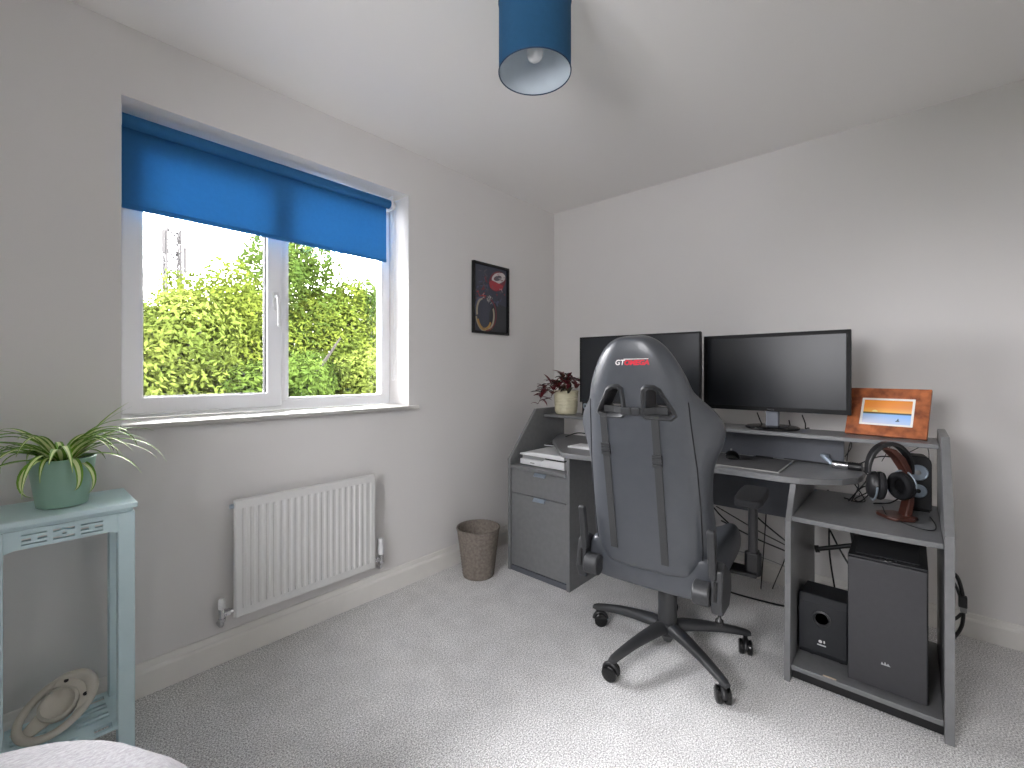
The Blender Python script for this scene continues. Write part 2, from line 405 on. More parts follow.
def tree(x, y, top, r, label, mi, n=42000, leaf=.050):
    t = thing('leafy_tree', (x, y, -3.0), label, 'tree', 'trees outside the window')
    tr = MB(); tr.tube(bez([(x, y, -3.02), (x+.05, y, -1.5), (x-.05, y+.05, 0), (x, y, top-.9)], 5), [.11-.005*i for i in range(16)], 8)
    for k in range(7):
        a = k*2.4; z = -1.4+k*.45
        tr.tube(bez([(x, y, z), (x+.5*r*math.cos(a), y+.5*r*math.sin(a), z+.4), (x+.85*r*math.cos(a), y+.85*r*math.sin(a), z+.9)], 4), [.045-.004*i for i in range(9)], 6)
    tr.build('trunk', BARK, t, smooth=60)
    blobs = [(x, y, top-1.0-r*.3, r*.95, 1.0)]
    zz = -2.2
    while zz < top-.5:
        for k in range(3):
            a = rng.uniform(0, 6.28); q = rng.uniform(.35, .8)*r
            blobs.append((x+q*math.cos(a), y+q*math.sin(a), zz+rng.uniform(-.2, .2), r*rng.uniform(.42, .62), 1.0))
        zz += .62
    for k in range(5):
        a = rng.uniform(0, 6.28); q = rng.uniform(.1, .55)*r
        blobs.append((x+q*math.cos(a), y+q*math.sin(a), top-rng.uniform(.35, .75), r*rng.uniform(.22, .38), 1.3))
    tot = sum(bb[3]**2 for bb in blobs); V = []; F = []
    for bx, by, bz, br, sz in blobs:
        for _ in range(int(n*br*br/tot)):
            u = rng.uniform(-1, 1); a = rng.uniform(0, 2*PI); w = math.sqrt(1-u*u)
            d = Vector((w*math.cos(a), w*math.sin(a), u)); rr = br*(1-abs(rng.gauss(0, .14)))*(1+.12*math.sin(a*5+bz*3)*w)
            if rng.random() < .04: rr *= rng.uniform(1.0, 1.22)
            c = Vector((bx, by, bz)) + Vector((d.x*rr, d.y*rr, d.z*rr*sz))
            nrm = (d + Vector((rng.gauss(0, .55), rng.gauss(0, .55), rng.gauss(.25, .55)))).normalized()
            t1 = nrm.orthogonal().normalized(); t1.rotate(Matrix.Rotation(rng.uniform(0, 6.28), 3, nrm)); t2 = nrm.cross(t1)
            s = leaf*rng.uniform(.6, 1.25); o = len(V)
            V += [c-t1*s, c+t2*s*.42-nrm*s*.1, c+t1*s, c-t2*s*.42-nrm*s*.1]
            F.append((o, o+1, o+2, o+3))
    me = bpy.data.meshes.new('foliage'); inv = PM[t.name].inverted()
    me.from_pydata([tuple(inv @ v) for v in V], [], F); me.materials.append(LEAFM[mi]); me.update()
    fo = link('foliage', me, t); fo['kind'] = 'stuff'
    return t
tree(2.30, 8.6, 2.75, 1.30, 'yellow-green bushy tree seen through the left of the casement pane', 0)
tree(1.05, 8.2, 2.25, 1.15, 'pale green bushy tree at the far left edge of the window', 2)
tree(3.65, 9.3, 3.9, 1.25, 'tallest green tree just left of the window mullion', 1)
tree(4.55, 9.0, 3.05, 1.15, 'yellow-green tree left of centre in the fixed pane', 0)
tree(5.75, 9.3, 3.35, 1.05, 'deep green tree at the right of the fixed pane', 1)
tree(6.90, 9.6, 3.1, 1.2, 'pale tree beyond the right window reveal', 2, 12000, .08)
tree(1.9, 10.8, 2.3, 1.3, 'far green tree behind the yellow-green ones at the left', 1, 16000, .075)
tree(.6, 10.6, 2.1, 1.2, 'far pale tree behind the casement at the left edge', 2, 16000, .075)
tree(3.05, 7.6, 1.45, .95, 'low dark green shrub-like tree in front of the others', 1)
tree(4.95, 7.9, 1.75, .95, 'low pale tree in front, below the fixed pane', 2)
tree(-.35, 8.6, 2.5, 1.2, 'green tree beyond the left window reveal', 1, 12000, .08)
# lattice mast far behind
mx_, my_ = 8.0, 40.0
ms = thing('lattice_mast', (mx_, my_, -3), 'grey lattice mast rising behind the trees', 'mast')
MASTM = M('weathered_steel', (13, 10, 10), .6, .3, noise=(3, .3))
hw = .42; topz = 11.4
for sx in (-1, 1):
    for sy in (-1, 1):
        q = MB(); q.cyl((mx_+sx*hw, my_+sy*hw, -3), (mx_+sx*hw, my_+sy*hw, topz), .085, 6); q.build('leg', MASTM, ms)
q = MB(); z = -3; k = 0
while z < topz-.5:
    cs = [(-1, -1), (1, -1), (1, 1), (-1, 1)]
    for i in range(4):
        a, c = cs[i], cs[(i+1) % 4]
        if k % 2: a, c = c, a
        q.cyl((mx_+a[0]*hw, my_+a[1]*hw, z), (mx_+c[0]*hw, my_+c[1]*hw, z+.8), .06, 5)
        q.cyl((mx_+a[0]*hw, my_+a[1]*hw, z+.8), (mx_+c[0]*hw, my_+c[1]*hw, z+.8), .05, 5)
    z += .8; k += 1
q.build('bracing', MASTM, ms)
for (dx, z0, z1) in ((-.62, 9.6, 11.2), (.66, 8.4, 10.2), (.5, 6.2, 7.6)):
    q = MB(); q.cyl((mx_+dx, my_-.5, z0), (mx_+dx, my_-.5, z1), .12, 10); q.cyl((mx_+dx, my_-.5, (z0+z1)/2), (mx_+math.copysign(.42, dx), my_-.42, (z0+z1)/2), .04, 6)
    q.build('antenna', MASTM, ms)

# ================================================================== RADIATOR
RX0, RX1, RZ0, RZ1, RYF = .606, 1.237, .185, .657, 2.016
rad = thing('radiator', ((RX0+RX1)/2, RYF, RZ0), 'white ribbed panel radiator under the window', 'radiator')
NF = 20; cols = []
mg = .022
step = (RX1-RX0-2*mg)/NF
cols.append((RX0, 0)); cols.append((RX0+.006, 1)) ; cols.append((RX0+mg*.8, 1))
for i in range(NF):
    a = RX0+mg+i*step
    cols += [(a+.16*step, 1), (a+.34*step, 2), (a+.66*step, 2), (a+.84*step, 1)]
cols += [(RX1-mg*.8, 1), (RX1-.006, 1), (RX1, 0)]
zr = [(RZ0, -1), (RZ0+.005, 0), (RZ0+.035, 0), (RZ0+.05, 1), (RZ1-.05, 1), (RZ1-.035, 0), (RZ1-.005, 0), (RZ1, -1)]
vs_ = []; fs = []
for z, zk in zr:
    for x, xk in cols:
        d = .0
        if zk == -1 or xk == 0: d = .006
        elif xk == 2 and zk == 1: d = .006
        vs_.append((x, RYF+d, z))
nc = len(cols)
for i in range(len(zr)-1):
    for k in range(nc-1): fs.append((i*nc+k, i*nc+k+1, (i+1)*nc+k+1, (i+1)*nc+k))
m = MB(); m.add(vs_, fs)
m.box((RX0, RYF+.0055, RZ0), (RX1, RYF+.018, RZ1)); m.build('panel', RADW, rad, smooth=30)
m = MB()
for i in range(40):
    x = RX0+.03+i*(RX1-RX0-.06)/39
    m.box((x-.0005, RYF+.018, RZ0+.06), (x+.0005, RYF+.045, RZ1-.05))
m.build('convector_fins', RADW, rad)
for x in (RX0+.10, RX1-.10):
    m = MB(); m.box((x-.015, RYF+.045, RZ0+.05), (x+.015, WY-.0005, RZ1-.06)); m.build('wall_bracket', STEEL, rad)
m = MB(); m.cyl((RX0-.012, RYF+.020, RZ1-.025), (RX0+.002, RYF+.020, RZ1-.025), .009, 12); m.build('air_vent', STEEL, rad, smooth=40)
# lockshield (left) and thermostatic valve (right)
def valve(x, sg, head):
    zc = RZ0+.030
    v = MB()
    v.cyl((x+sg*.0, RYF+.02, zc), (x+sg*.040, RYF+.02, zc), .010, 14)
    v.cyl((x+sg*.012, RYF+.02, zc), (x+sg*.026, RYF+.02, zc), .0145, 6)
    v.cyl((x+sg*.040, RYF+.02, zc-.028), (x+sg*.040, RYF+.02, zc+.022), .0115, 14)
    v.cyl((x+sg*.040, RYF+.02, zc-.028), (x+sg*.040, RYF+.02, zc-.016), .0145, 6)
    v.tube(bez([(x+sg*.040, RYF+.02, zc-.028), (x+sg*.040, RYF+.022, zc-.045), (x+sg*.040, RYF+.04, zc-.052), (x+sg*.040, WY-.0005, zc-.052)], 5), .0075, 10)
    o = v.build('valve', CHROME, rad, smooth=40)
    h = MB()
    if head: h.lathe([(.011, .022), (.015, .026), (.016, .062), (.013, .067), (.012, .069), (.0125, .098), (.010, .104), (0, .105)], (x+sg*.040, RYF+.02, zc), 16)
    else: h.lathe([(.011, .020), (.0125, .024), (.0115, .055), (.009, .060), (0, .061)], (x+sg*.040, RYF+.02, zc), 16)
    h.build('valve_cap', WHITEP, o, smooth=40)
valve(RX0, -1, False); valve(RX1, 1, True)

# ================================================================== POSTER
PX0, PX1, PZ0, PZ1 = 1.957, 2.295, 1.420, 1.879
pc = thing('framed_poster', ((PX0+PX1)/2, WY, PZ0), 'small dark poster in a thin black frame, red and white helmet shape', 'picture')
f_ = lambda p, d: (p[0], WY-d, p[1])
m = MB(); m.ring([(PX0, PZ0), (PX1, PZ0), (PX1, PZ1), (PX0, PZ1)], [(PX0+.016, PZ0+.016), (PX1-.016, PZ0+.016), (PX1-.016, PZ1-.016), (PX0+.016, PZ1-.016)], f_, .0005, .020)
m.build('frame', GLOSSB, pc, bevel=.002)
inks = [ink((70, 73, 86)), ink((168, 62, 68)), ink((206, 202, 200)), ink((96, 92, 98)), ink((172, 164, 146)), ink((86, 92, 120)), ink((190, 148, 84)), ink((124, 58, 66)), ink((62, 64, 68))]
m = MB(); lay = [0]
def pu(u, v): return (PX0+.016+u*(PX1-PX0-.032), PZ0+.016+v*(PZ1-PZ0-.032))
def blob(pts, mi):
    lay[0] += 1; d = .006+lay[0]*.00006
    m.add([f_(pu(*p), d) for p in pts], [tuple(range(len(pts)))], mi)
def ell(cx, cy, rx, ry, a0=0, a1=2*PI, n=20, rot=0):
    o = []
    for k in range(n):
        a = a0+(a1-a0)*k/(n-1 if abs(a1-a0) < 6.2 else n); x = rx*math.cos(a); y = ry*math.sin(a)
        o.append((cx+x*math.cos(rot)-y*math.sin(rot), cy+x*math.sin(rot)+y*math.cos(rot)))
    return o
def arc(cx, cy, rx, ry, w, a0, a1, mi, rot=0):
    blob(ell(cx, cy, rx, ry, a0, a1, 18, rot)+ell(cx, cy, rx-w, ry-w*.8, a1, a0, 18, rot), mi)
blob([(0, 0), (1, 0), (1, 1), (0, 1)], 0)
blob([(.42, 0), (1, 0), (1, .42), (.60, .46), (.46, .30)], 8)
pq = random.Random(21)
def strokes(n, cx, cy, rx, ry, mis, ln=.16, wd=.034):
    for _ in range(n):
        x = cx+pq.gauss(0, rx); y = cy+pq.gauss(0, ry); a = pq.uniform(-.9, .9)+(PI/2 if pq.random() < .3 else 0); l = ln*pq.uniform(.4, 1); w = wd*pq.uniform(.5, 1.2)
        c, s_ = math.cos(a), math.sin(a)
        blob([(min(.98, max(.02, x+u*c*l-v*s_*w)), min(.98, max(.02, y+(u*s_*l+v*c*w)*.7))) for u, v in ((-.5, -.3), (.3, -.5), (.5, .2), (-.2, .5))], pq.choice(mis))
strokes(26, .25, .72, .12, .08, [3, 5, 8, 7, 3])
strokes(14, .18, .52, .10, .03, [7, 3, 1])
blob(ell(.70, .80, .27, .155, rot=.25), 7)
blob(ell(.74, .855, .22, .085, rot=.2), 2)
blob(ell(.71, .85, .13, .040, rot=.2), 3)
blob([(.44, .76), (.54, .80), (.88, .75), (.86, .68), (.6, .65), (.48, .68)], 1)
strokes(20, .74, .66, .10, .05, [2, 1, 7, 2, 3], .12, .016)
strokes(14, .70, .86, .12, .05, [2, 3, 1, 2], .10, .014)
strokes(26, .45, .51, .09, .035, [2, 2, 4, 5, 2], .08, .014)
strokes(8, .68, .47, .06, .03, [5, 5, 8])
arc(.31, .25, .29, .26, .045, -PI*.95, PI*.15, 4)
arc(.29, .24, .23, .23, .05, -PI*.9, -PI*.15, 6)
arc(.33, .27, .33, .27, .03, -PI*.5, PI*.35, 7)
arc(.26, .30, .22, .22, .05, PI*.55, PI*1.1, 4)
arc(.22, .32, .22, .20, .03, PI*.5, PI*1.15, 5)
strokes(10, .30, .05, .10, .02, [6, 4, 3], .14, .012)
m.build('print', inks, pc)

# ================================================================== LAMP
LX, LY, LZ = 1.115, .895, 2.12
lp = thing('pendant_lamp', (LX, LY, LZ), 'cylindrical blue fabric pendant lampshade hanging from the ceiling', 'lamp')
R = .114
m = MB(); m.lathe([(R-.0008, 0), (R, 0), (R, .22), (R-.0008, .22)], (LX, LY, LZ), 64, close=True); m.build('shade', SHADE, lp, smooth=40)
m = MB(); m.lathe([(R-.0022, .001), (R-.0014, .001), (R-.0014, .219), (R-.0022, .219)], (LX, LY, LZ), 64, close=True); m.build('lining', LINING, lp, smooth=40)
NAVY = M('navy_binding', (24, 52, 84), .7)
for z in (0, .22):
    m = MB(); m.tube([(LX+R*math.cos(2*PI*k/64), LY+R*math.sin(2*PI*k/64), LZ+z) for k in range(64)], .0020, 8, closed=True); m.build('rim', NAVY, lp, smooth=60)
m = MB()
for k in range(3):
    a = 2*PI*k/3+.4; m.cyl((LX+.018*math.cos(a), LY+.018*math.sin(a), LZ+.19), (LX+(R-.003)*math.cos(a), LY+(R-.003)*math.sin(a), LZ+.205), .0015, 6)
m.tube([(LX+.018*math.cos(2*PI*k/24), LY+.018*math.sin(2*PI*k/24), LZ+.19) for k in range(24)], .002, 6, closed=True)
m.build('spider', WHITEP, lp, smooth=60)
m = MB(); m.lathe([(0, .118), (.017, .118), (.019, .13), (.019, .205), (.010, .215), (.004, .22)], (LX, LY, LZ), 20); m.cyl((LX, LY, LZ+.215), (LX, LY, CH-.02), .0035, 8)
m.lathe([(.045, CH-LZ-.0005), (.045, CH-LZ-.015), (.03, CH-LZ-.03), (.006, CH-LZ-.033)], (LX, LY, LZ), 24); m.build('cord_and_holder', WHITEP, lp, smooth=40)
m = MB(); m.lathe([(0, .036), (.012, .038), (.022, .046), (.027, .060), (.026, .078), (.018, .100), (.014, .130), (0, .131)], (LX, LY, LZ), 24); m.build('bulb', BULB, lp, smooth=60)

# ================================================================== PLANT STAND + SPIDER PLANT
sx0, sx1, sy0, sy1, sz = -.050, .268, 1.768, 2.020, .775
st = thing('plant_stand', ((sx0+sx1)/2, (sy0+sy1)/2, 0), 'narrow mint painted wooden plant stand with fretwork apron by the wall', 'stand')
m = MB(); m.box((sx0, sy0, sz-.016), (sx1, sy1, sz)); m.prism([(sy0+.008, sz-.016), (sy0+.02, sz-.030), (sy1-.02, sz-.030), (sy1-.008, sz-.016)], 'x', sx0+.01, sx1-.01)
m.build('top', MINT, st, bevel=.003)
lw = .040
for x in (sx0+.004, sx1-.004-lw):
    for y in (sy0+.018, sy1-.018-lw):
        m = MB(); m.box((x, y, 0), (x+lw, y+lw, sz-.030)); m.build('leg', MINT, st, bevel=.003)
ax0, ax1 = sx0+.004+lw, sx1-.004-lw; acx = (sx0+sx1)/2; ay = sy0+.022
body = MB(); body.prism([(ax0, sz-.031), (ax1, sz-.031), (ax1, sz-.088), (ax1-.02, sz-.082), (ax0+.02, sz-.082), (ax0, sz-.088)], 'y', ay, ay+.014)
cut = []
def slot(x0, x1, z0, z1):
    c = MB(); c.box((x0, ay-.01, z0), (x1, ay+.03, z1)); cut.append(c)
zc = sz-.058
for s in (-1, 1):
    c0 = acx+s*.058
    slot(c0-.024, c0+.024, zc+.011, zc+.0145); slot(c0-.024, c0+.024, zc-.0145, zc-.011)
    slot(c0-.024, c0-.006, zc-.004, zc+.004); slot(c0+.006, c0+.024, zc-.004, zc+.004)
c = MB(); c.prism([(acx-.022, zc+.007), (acx-.022, zc+.0145), (acx+.022, zc+.0145), (acx+.022, zc+.007), (acx+.010, zc+.007), (acx, zc+.0115), (acx-.010, zc+.007)], 'y', ay-.01, ay+.03); cut.append(c)
c = MB(); c.prism([(acx-.022, zc-.007), (acx-.022, zc-.0145), (acx+.022, zc-.0145), (acx+.022, zc-.007), (acx+.010, zc-.007), (acx, zc-.0115), (acx-.010, zc-.007)], 'y', ay-.01, ay+.03); cut.append(c)
c = MB(); c.prism([(acx-.006, zc), (acx, zc+.004), (acx+.006, zc), (acx, zc-.004)], 'y', ay-.01, ay+.03); cut.append(c)
boolean_cut(body, cut).build('apron', MINT, st)
m = MB(); m.box((ax0, sy1-.035, sz-.085), (ax1, sy1-.022, sz-.031)); m.build('apron', MINT, st, bevel=.002)
for x in (sx0+.018, sx1-.018-.012):
    m = MB(); m.box((x, sy0+.018+lw, sz-.085), (x+.012, sy1-.018-lw, sz-.031)); m.build('side_rail', MINT, st, bevel=.002)
shz = .110
body = MB(); body.prism([(sx0+.02, sy0+.058), (ax0+.001, sy0+.058), (ax0+.001, sy0+.012), (ax1-.001, sy0+.012), (ax1-.001, sy0+.058), (sx1-.02, sy0+.058), (sx1-.02, sy1-.06), (ax1-.001, sy1-.06), (ax1-.001, sy1-.02), (ax0+.001, sy1-.02), (ax0+.001, sy1-.06), (sx0+.02, sy1-.06)], 'z', shz-.008, shz)
cut = []
def hs(x0, x1, y0, y1):
    c = MB(); c.box((x0, y0, shz-.05), (x1, y1, shz+.05)); cut.append(c)
yq = sy0+.025
for i, dy in enumerate((0, .055, .11, .165)):
    y = yq+dy
    if i in (0, 3):
        hs(ax0+.012, ax0+.052, y, y+.022); hs(acx-.022, acx+.022, y, y+.006); hs(ax1-.052, ax1-.012, y, y+.022)
        hs(acx-.022, acx-.004, y+.014, y+.024); hs(acx+.012, acx+.030, y+.014, y+.024)
    else:
        hs(ax0+.012, ax0+.085, y, y+.010); hs(ax1-.085, ax1-.012, y, y+.010)
        hs(ax0+.012, ax0+.085, y+.022, y+.032); hs(ax1-.085, ax1-.012, y+.022, y+.032)
boolean_cut(body, cut).build('slotted_shelf', MINT, st)

PTX, PTY = .112, 1.893
sp = thing('potted_spider_plant', (PTX, PTY, sz), 'spider plant with striped arching leaves in a sage green pot', 'plant')
m = MB(); m.lathe([(.050, .0005), (.056, .003), (.074, .136), (.075, .140), (.073, .142), (.069, .140), (.066, .120), (.050, .02)], (PTX, PTY, sz), 48)
m.build('pot', MINTPOT, sp, smooth=50)
m = MB(); m.lathe([(.066, .122), (.05, .126), (0, .128)], (PTX, PTY, sz), 24); m.build('soil', SOIL, sp, smooth=60)
def strap_leaf(base, az, length, rise, droop, w, bend=0.0, tip=.15):
    """arched strap leaf: rows of 5 verts"""
    n = 14; rows = []; pos = Vector(base); el = rise; d = length/n
    for i in range(n+1):
        t = i/n
        ww = w*(min(1, .45+2.2*t) if t < .3 else 1)*(1-((t-.3)/.7)**1.8 if t > .3 else 1)
        ww = max(ww, .0006)
        dirv = Vector((math.cos(az)*math.cos(el), math.sin(az)*math.cos(el), math.sin(el)))
        side = Vector((-math.sin(az), math.cos(az), 0)); nrm = side.cross(dirv)*-1
        nrm = dirv.cross(side)
        rows.append([pos+side*ww*q + nrm*(-abs(q)*ww*.0 + (abs(q)**1.5)*ww*.35) for q in (-1, -.45, .45, 1)])
        pos = pos+dirv*d; el -= droop/n*(1+.8*t); az += bend/n
    m = MB()
    for i in range(n):
        for k in range(3):
            m.add([rows[i][k], rows[i][k+1], rows[i+1][k+1], rows[i+1][k]], [(0, 1, 2, 3)], 1 if k == 1 else 0)
    return m
lr = random.Random(5)
specs = []
for k in range(46):
    az = 2*PI*k/46*3.0+lr.uniform(-.3, .3)
    specs.append((az, lr.uniform(.15, .27), lr.uniform(.75, 1.45), lr.uniform(1.0, 2.1), lr.uniform(.0065, .0115), lr.uniform(-.5, .5)))
# a few long ones that reach out as in the photograph
specs += [(-.75, .27, .75, 1.25, .007, .1), (-.55, .30, .85, 1.55, .0075, -.1), (-.9, .24, .55, 1.2, .008, .2), (-1.0, .17, .4, 2.3, .010, 0), (-1.35, .19, .7, 2.9, .011, .1),
          (-2.3, .21, .7, 2.9, .012, -.2), (2.5, .25, .6, 1.2, .009, .1), (2.9, .26, .75, 1.0, .006, 0), (-2.6, .24, .5, 1.3, .010, 0), (.3, .24, 1.1, .5, .006, .3), (.0, .22, 1.2, .6, .007, -.3)]
for az, ln, ri, dr, w, be in specs:
    ba = (PTX+.018*math.cos(az), PTY+.018*math.sin(az), sz+.122)
    # keep leaves out of the wall behind
    if PTY+math.sin(az)*ln*.75 > WY-.05: ln *= .55
    o = strap_leaf(ba, az, ln, ri, dr, w, be).build('leaf', [LEAFG, LEAFP], sp, smooth=60)

# game steering wheel lying on the slotted shelf, leaning back
wc = Vector((.098, 1.885, shz+.074))
gw = thing('toy_steering_wheel', (wc.x, wc.y, shz), 'grey-beige plastic steering wheel with round hub lying tilted on the slotted shelf', 'steering wheel')
rm = Matrix.Translation(wc) @ Euler((math.radians(38), math.radians(-28), math.radians(20))).to_matrix().to_4x4() @ Matrix.Scale(.80, 4)
m = MB(); path = []
for k in range(48):
    a = 2*PI*k/48; path.append(rm @ Vector((.108*math.cos(a), .075*math.sin(a), .006*math.cos(2*a))))
m.tube(path, [.011+.006*max(0, math.cos(2*PI*k/48)) for k in range(48)], 12, closed=True); m.build('rim', BEIGEP, gw, smooth=70)
m = MB(); m.lathe([(.052, -.020), (.058, -.006), (.056, .018), (.047, .024), (.041, .014), (.020, .006), (0, .004)], (0, 0, 0), 32)
m.v = [rm @ Vector((v.x+.008, v.y*.95, v.z)) for v in m.v]; m.build('hub', BEIGEP, gw, smooth=50)
m = MB()
pl_ = [(.0, -.066), (.050, -.068), (.092, -.056), (.116, -.026), (.116, .026), (.092, .056), (.050, .068), (.028, .058), (.052, .034), (.064, .0), (.052, -.034), (.022, -.058)]
m.prism(pl_, 'z', -.012, .015); m.v = [rm @ v for v in m.v]; m.build('spoke', BEIGEP, gw, bevel=.006)
m = MB(); m.prism([(-.040, -.030), (-.100, -.018), (-.100, .018), (-.040, .030)], 'z', -.010, .004); m.v = [rm @ v for v in m.v]; m.build('spoke', BEIGEP, gw, bevel=.004)
for (x, y) in ((.066, .044), (.066, -.044), (.100, .024), (.100, -.024)):
    m = MB(); m.cyl(rm @ Vector((x, y, .0145)), rm @ Vector((x, y, .0163)), .0055, 14); m.build('screw_hole', RUBBER, gw)

# ================================================================== WASTE BIN
BX, BYY = 1.815, 1.875
bn = thing('wicker_bin', (BX, BYY, 0), 'round grey-brown woven waste bin beside the desk cabinet', 'bin')
NS, NZ = 56, 34; H_ = .272; vs_ = []; fs = []
for i in range(NZ+1):
    t = i/NZ; r = .088+.034*t
    for k in range(NS):
        a = 2*PI*k/NS; wv = .0022*(1 if ((k//2)+i) % 2 else -1)
        if i in (0, NZ): wv = 0
        vs_.append((BX+(r+wv)*math.cos(a), BYY+(r+wv)*math.sin(a), .002+t*H_))
for i in range(NZ):
    for k in range(NS):
        l = (k+1) % NS; fs.append((i*NS+k, i*NS+l, (i+1)*NS+l, (i+1)*NS+k))
m = MB(); m.add(vs_, fs)
m.lathe([(.118, H_), (.114, H_-.01), (.084, .008), (0, .008)], (BX, BYY, 0), NS, caps=False); m.lathe([(0, .001), (.088, .002)], (BX, BYY, 0), NS, caps=False)
m.build('woven_body', WICKER, bn, smooth=75)
for off in (0, PI/2):
    m = MB(); m.tube([(BX+(.121+.002*math.sin(18*a+off*2))*math.cos(a), BYY+(.121+.002*math.sin(18*a+off*2))*math.sin(a), H_+.002+.003*math.cos(18*a+off*2)) for a in [2*PI*k/108 for k in range(108)]], .0042, 6, closed=True)
    m.build('rim_cane', WICKER, bn, smooth=70)

# ================================================================== DESK
dk = thing('computer_desk', (2.25, .86, 0), 'large graphite grey corner-style computer desk with drawer cabinet and raised shelf', 'desk')
T = .020; DB = 2.540
side_prof = [(1.985, 0), (1.985, .655), (2.235, .938), (DB, .938), (DB, 0)]
LYS, RYS = 1.800, -.100
m = MB(); m.prism(side_prof, 'y', LYS-T, LYS); m.build('side_panel', DESK, dk, bevel=.0015)
m = MB(); m.prism([(1.965, 0), (1.965, .655)]+side_prof[2:], 'y', RYS, RYS+.024); m.build('side_panel', DESK, dk, bevel=.0015)
m = MB(); m.prism([(1.965, 0), (1.985, .60), (2.085, .7245), (DB, .7245), (DB, 0)], 'y', .345, .345+T); m.build('side_panel', DESK, dk, bevel=.0015)
CRY = 1.358
m = MB(); m.box((1.985, CRY, 0), (DB, CRY+T, .7245)); m.build('side_panel', DESK, dk, bevel=.0015)
# cabinet
m = MB(); m.box((1.975, CRY+T, .607), (DB, LYS-T, .625)); m.build('cabinet_top', DESK, dk, bevel=.002)
m = MB(); m.box((2.012, CRY+T, .030), (DB, LYS-T, .046)); m.build('cabinet_bottom', DESK, dk, bevel=.0015)
m = MB(); m.box((1.992, CRY+T, .0), (2.006, LYS-T, .030)); m.build('plinth', DESKD, dk, bevel=.0015)
m = MB(); m.box((2.52, CRY+T, .046), (DB-.002, LYS-T, .607)); m.build('cabinet_back', DESKD, dk)
def tab_handle(par, yc, zc):
    h = MB(); h.prism([(1.9955, zc+.006), (1.992, zc+.007), (1.978, zc-.010), (1.978, zc-.013), (1.981, zc-.013), (1.9955, zc+.002)], 'y', yc-.040, yc+.040)
    h.build('handle', STEEL, par, bevel=.001)
m = MB(); m.box((1.996, CRY+T+.002, .462), (2.012, LYS-T-.002, .600)); d1 = m.build('drawer_front', DESK, dk, bevel=.0015); tab_handle(d1, 1.560, .594)
m = MB(); m.box((1.996, CRY+T+.002, .033), (2.012, LYS-T-.002, .458)); d2 = m.build('cabinet_door', DESK, dk, bevel=.0015); tab_handle(d2, 1.565, .452)
# desktop
top2d = [(1.945, 1.385), (1.926, 1.35), (1.922, 1.30), (1.936, 1.21), (1.972, 1.09), (2.015, .96), (2.052, .82), (2.072, .70), (2.080, .58), (2.080, .40), (2.090, .335), (2.125, .27), (2.18, .205), (2.25, .163), (2.32, .150), (DB-.01, .148), (DB-.01, LYS-T-.001), (2.46, LYS-T-.001), (2.25, 1.665), (2.06, 1.490), (1.975, 1.415)]
m = MB(); m.prism(top2d, 'z', .725, .750); m.build('desktop', DESK, dk, bevel=.003)
# raised shelf
m = MB(); m.box((2.312, RYS+.0245, .882), (DB, LYS-T-.0005, .900)); m.build('raised_shelf', DESK, dk, bevel=.003)
m = MB(); m.box((2.490, .228, .7505), (2.506, 1.30, .8815)); m.build('shelf_back_board', DESKD, dk, bevel=.0015)
m = MB(); m.box((2.490, .3655, .470), (2.506, CRY-.0005, .7245)); m.build('modesty_panel', DESKD, dk, bevel=.0015)
# tower bay
low = [(1.995, .3445), (1.988, .22), (1.985, .12), (1.988, .02), (1.995, RYS+.0245), (DB, RYS+.0245), (DB, .3445)]
m = MB(); m.prism(low, 'z', .602, .620); m.build('low_shelf', DESK, dk, bevel=.002)
m = MB(); m.box((1.985, RYS+.0245, .040), (DB, .3445, .058)); m.build('base_shelf', DESK, dk, bevel=.002)
m = MB(); m.box((2.000, RYS+.0245, .004), (2.016, .3445, .040)); m.build('plinth', BLACKP, dk, bevel=.0015)

# ================================================================== GAMING CHAIR
CX, CY, CYAW = 1.846, .768, .10
gc = thing('gaming_chair', (CX, CY, 0), 'black faux leather gaming chair seen from behind, red and white logo on its headrest', 'chair', rz=CYAW)
LEAN = .2; nrm_ = math.sqrt(1+LEAN*LEAN)
UPV = Vector((-LEAN, 0, 1))/nrm_; FWV = Vector((1, 0, LEAN))/nrm_; BP0 = Vector((-.25, 0, .45))
def BK(s, h, f): return BP0 + Vector((0, s, 0)) + UPV*h + FWV*f
def interp(tab, x):
    if x <= tab[0][0]: return tab[0][1]
    for (a, va), (b_, vb) in zip(tab, tab[1:]):
        if x <= b_: return va+(vb-va)*(x-a)/(b_-a)
    return tab[-1][1]
A_ = [(-.02, .185), (0, .196), (.10, .203), (.25, .203), (.40, .198), (.55, .186), (.62, .182), (.66, .178), (.70, .168), (.75, .147), (.79, .126), (.82, .105), (.845, .078), (.858, .046), (.862, .02)]
B_ = [(-.02, .19), (0, .222), (.06, .236), (.12, .236), (.22, .228), (.30, .226), (.37, .232), (.42, .252), (.46, .270), (.505, .279), (.55, .268), (.59, .238), (.63, .200), (.66, .182), (.70, .172), (.75, .150), (.79, .129), (.82, .108), (.845, .080), (.858, .047), (.862, .02)]
C_ = [(-.02, .06), (0, .08), (.1, .095), (.3, .095), (.42, .11), (.5, .12), (.58, .10), (.66, .06), (.75, .045), (.84, .035), (.862, .03)]
TH = [(-.02, .06), (0, .075), (.3, .085), (.6, .08), (.75, .075), (.845, .06), (.862, .04)]
hs_ = [-.02, 0, .04, .10, .16, .22, .28, .34, .38, .42, .46, .505, .55, .59, .63, .66, .70, .74, .78, .81, .835, .85, .860]
rows = []
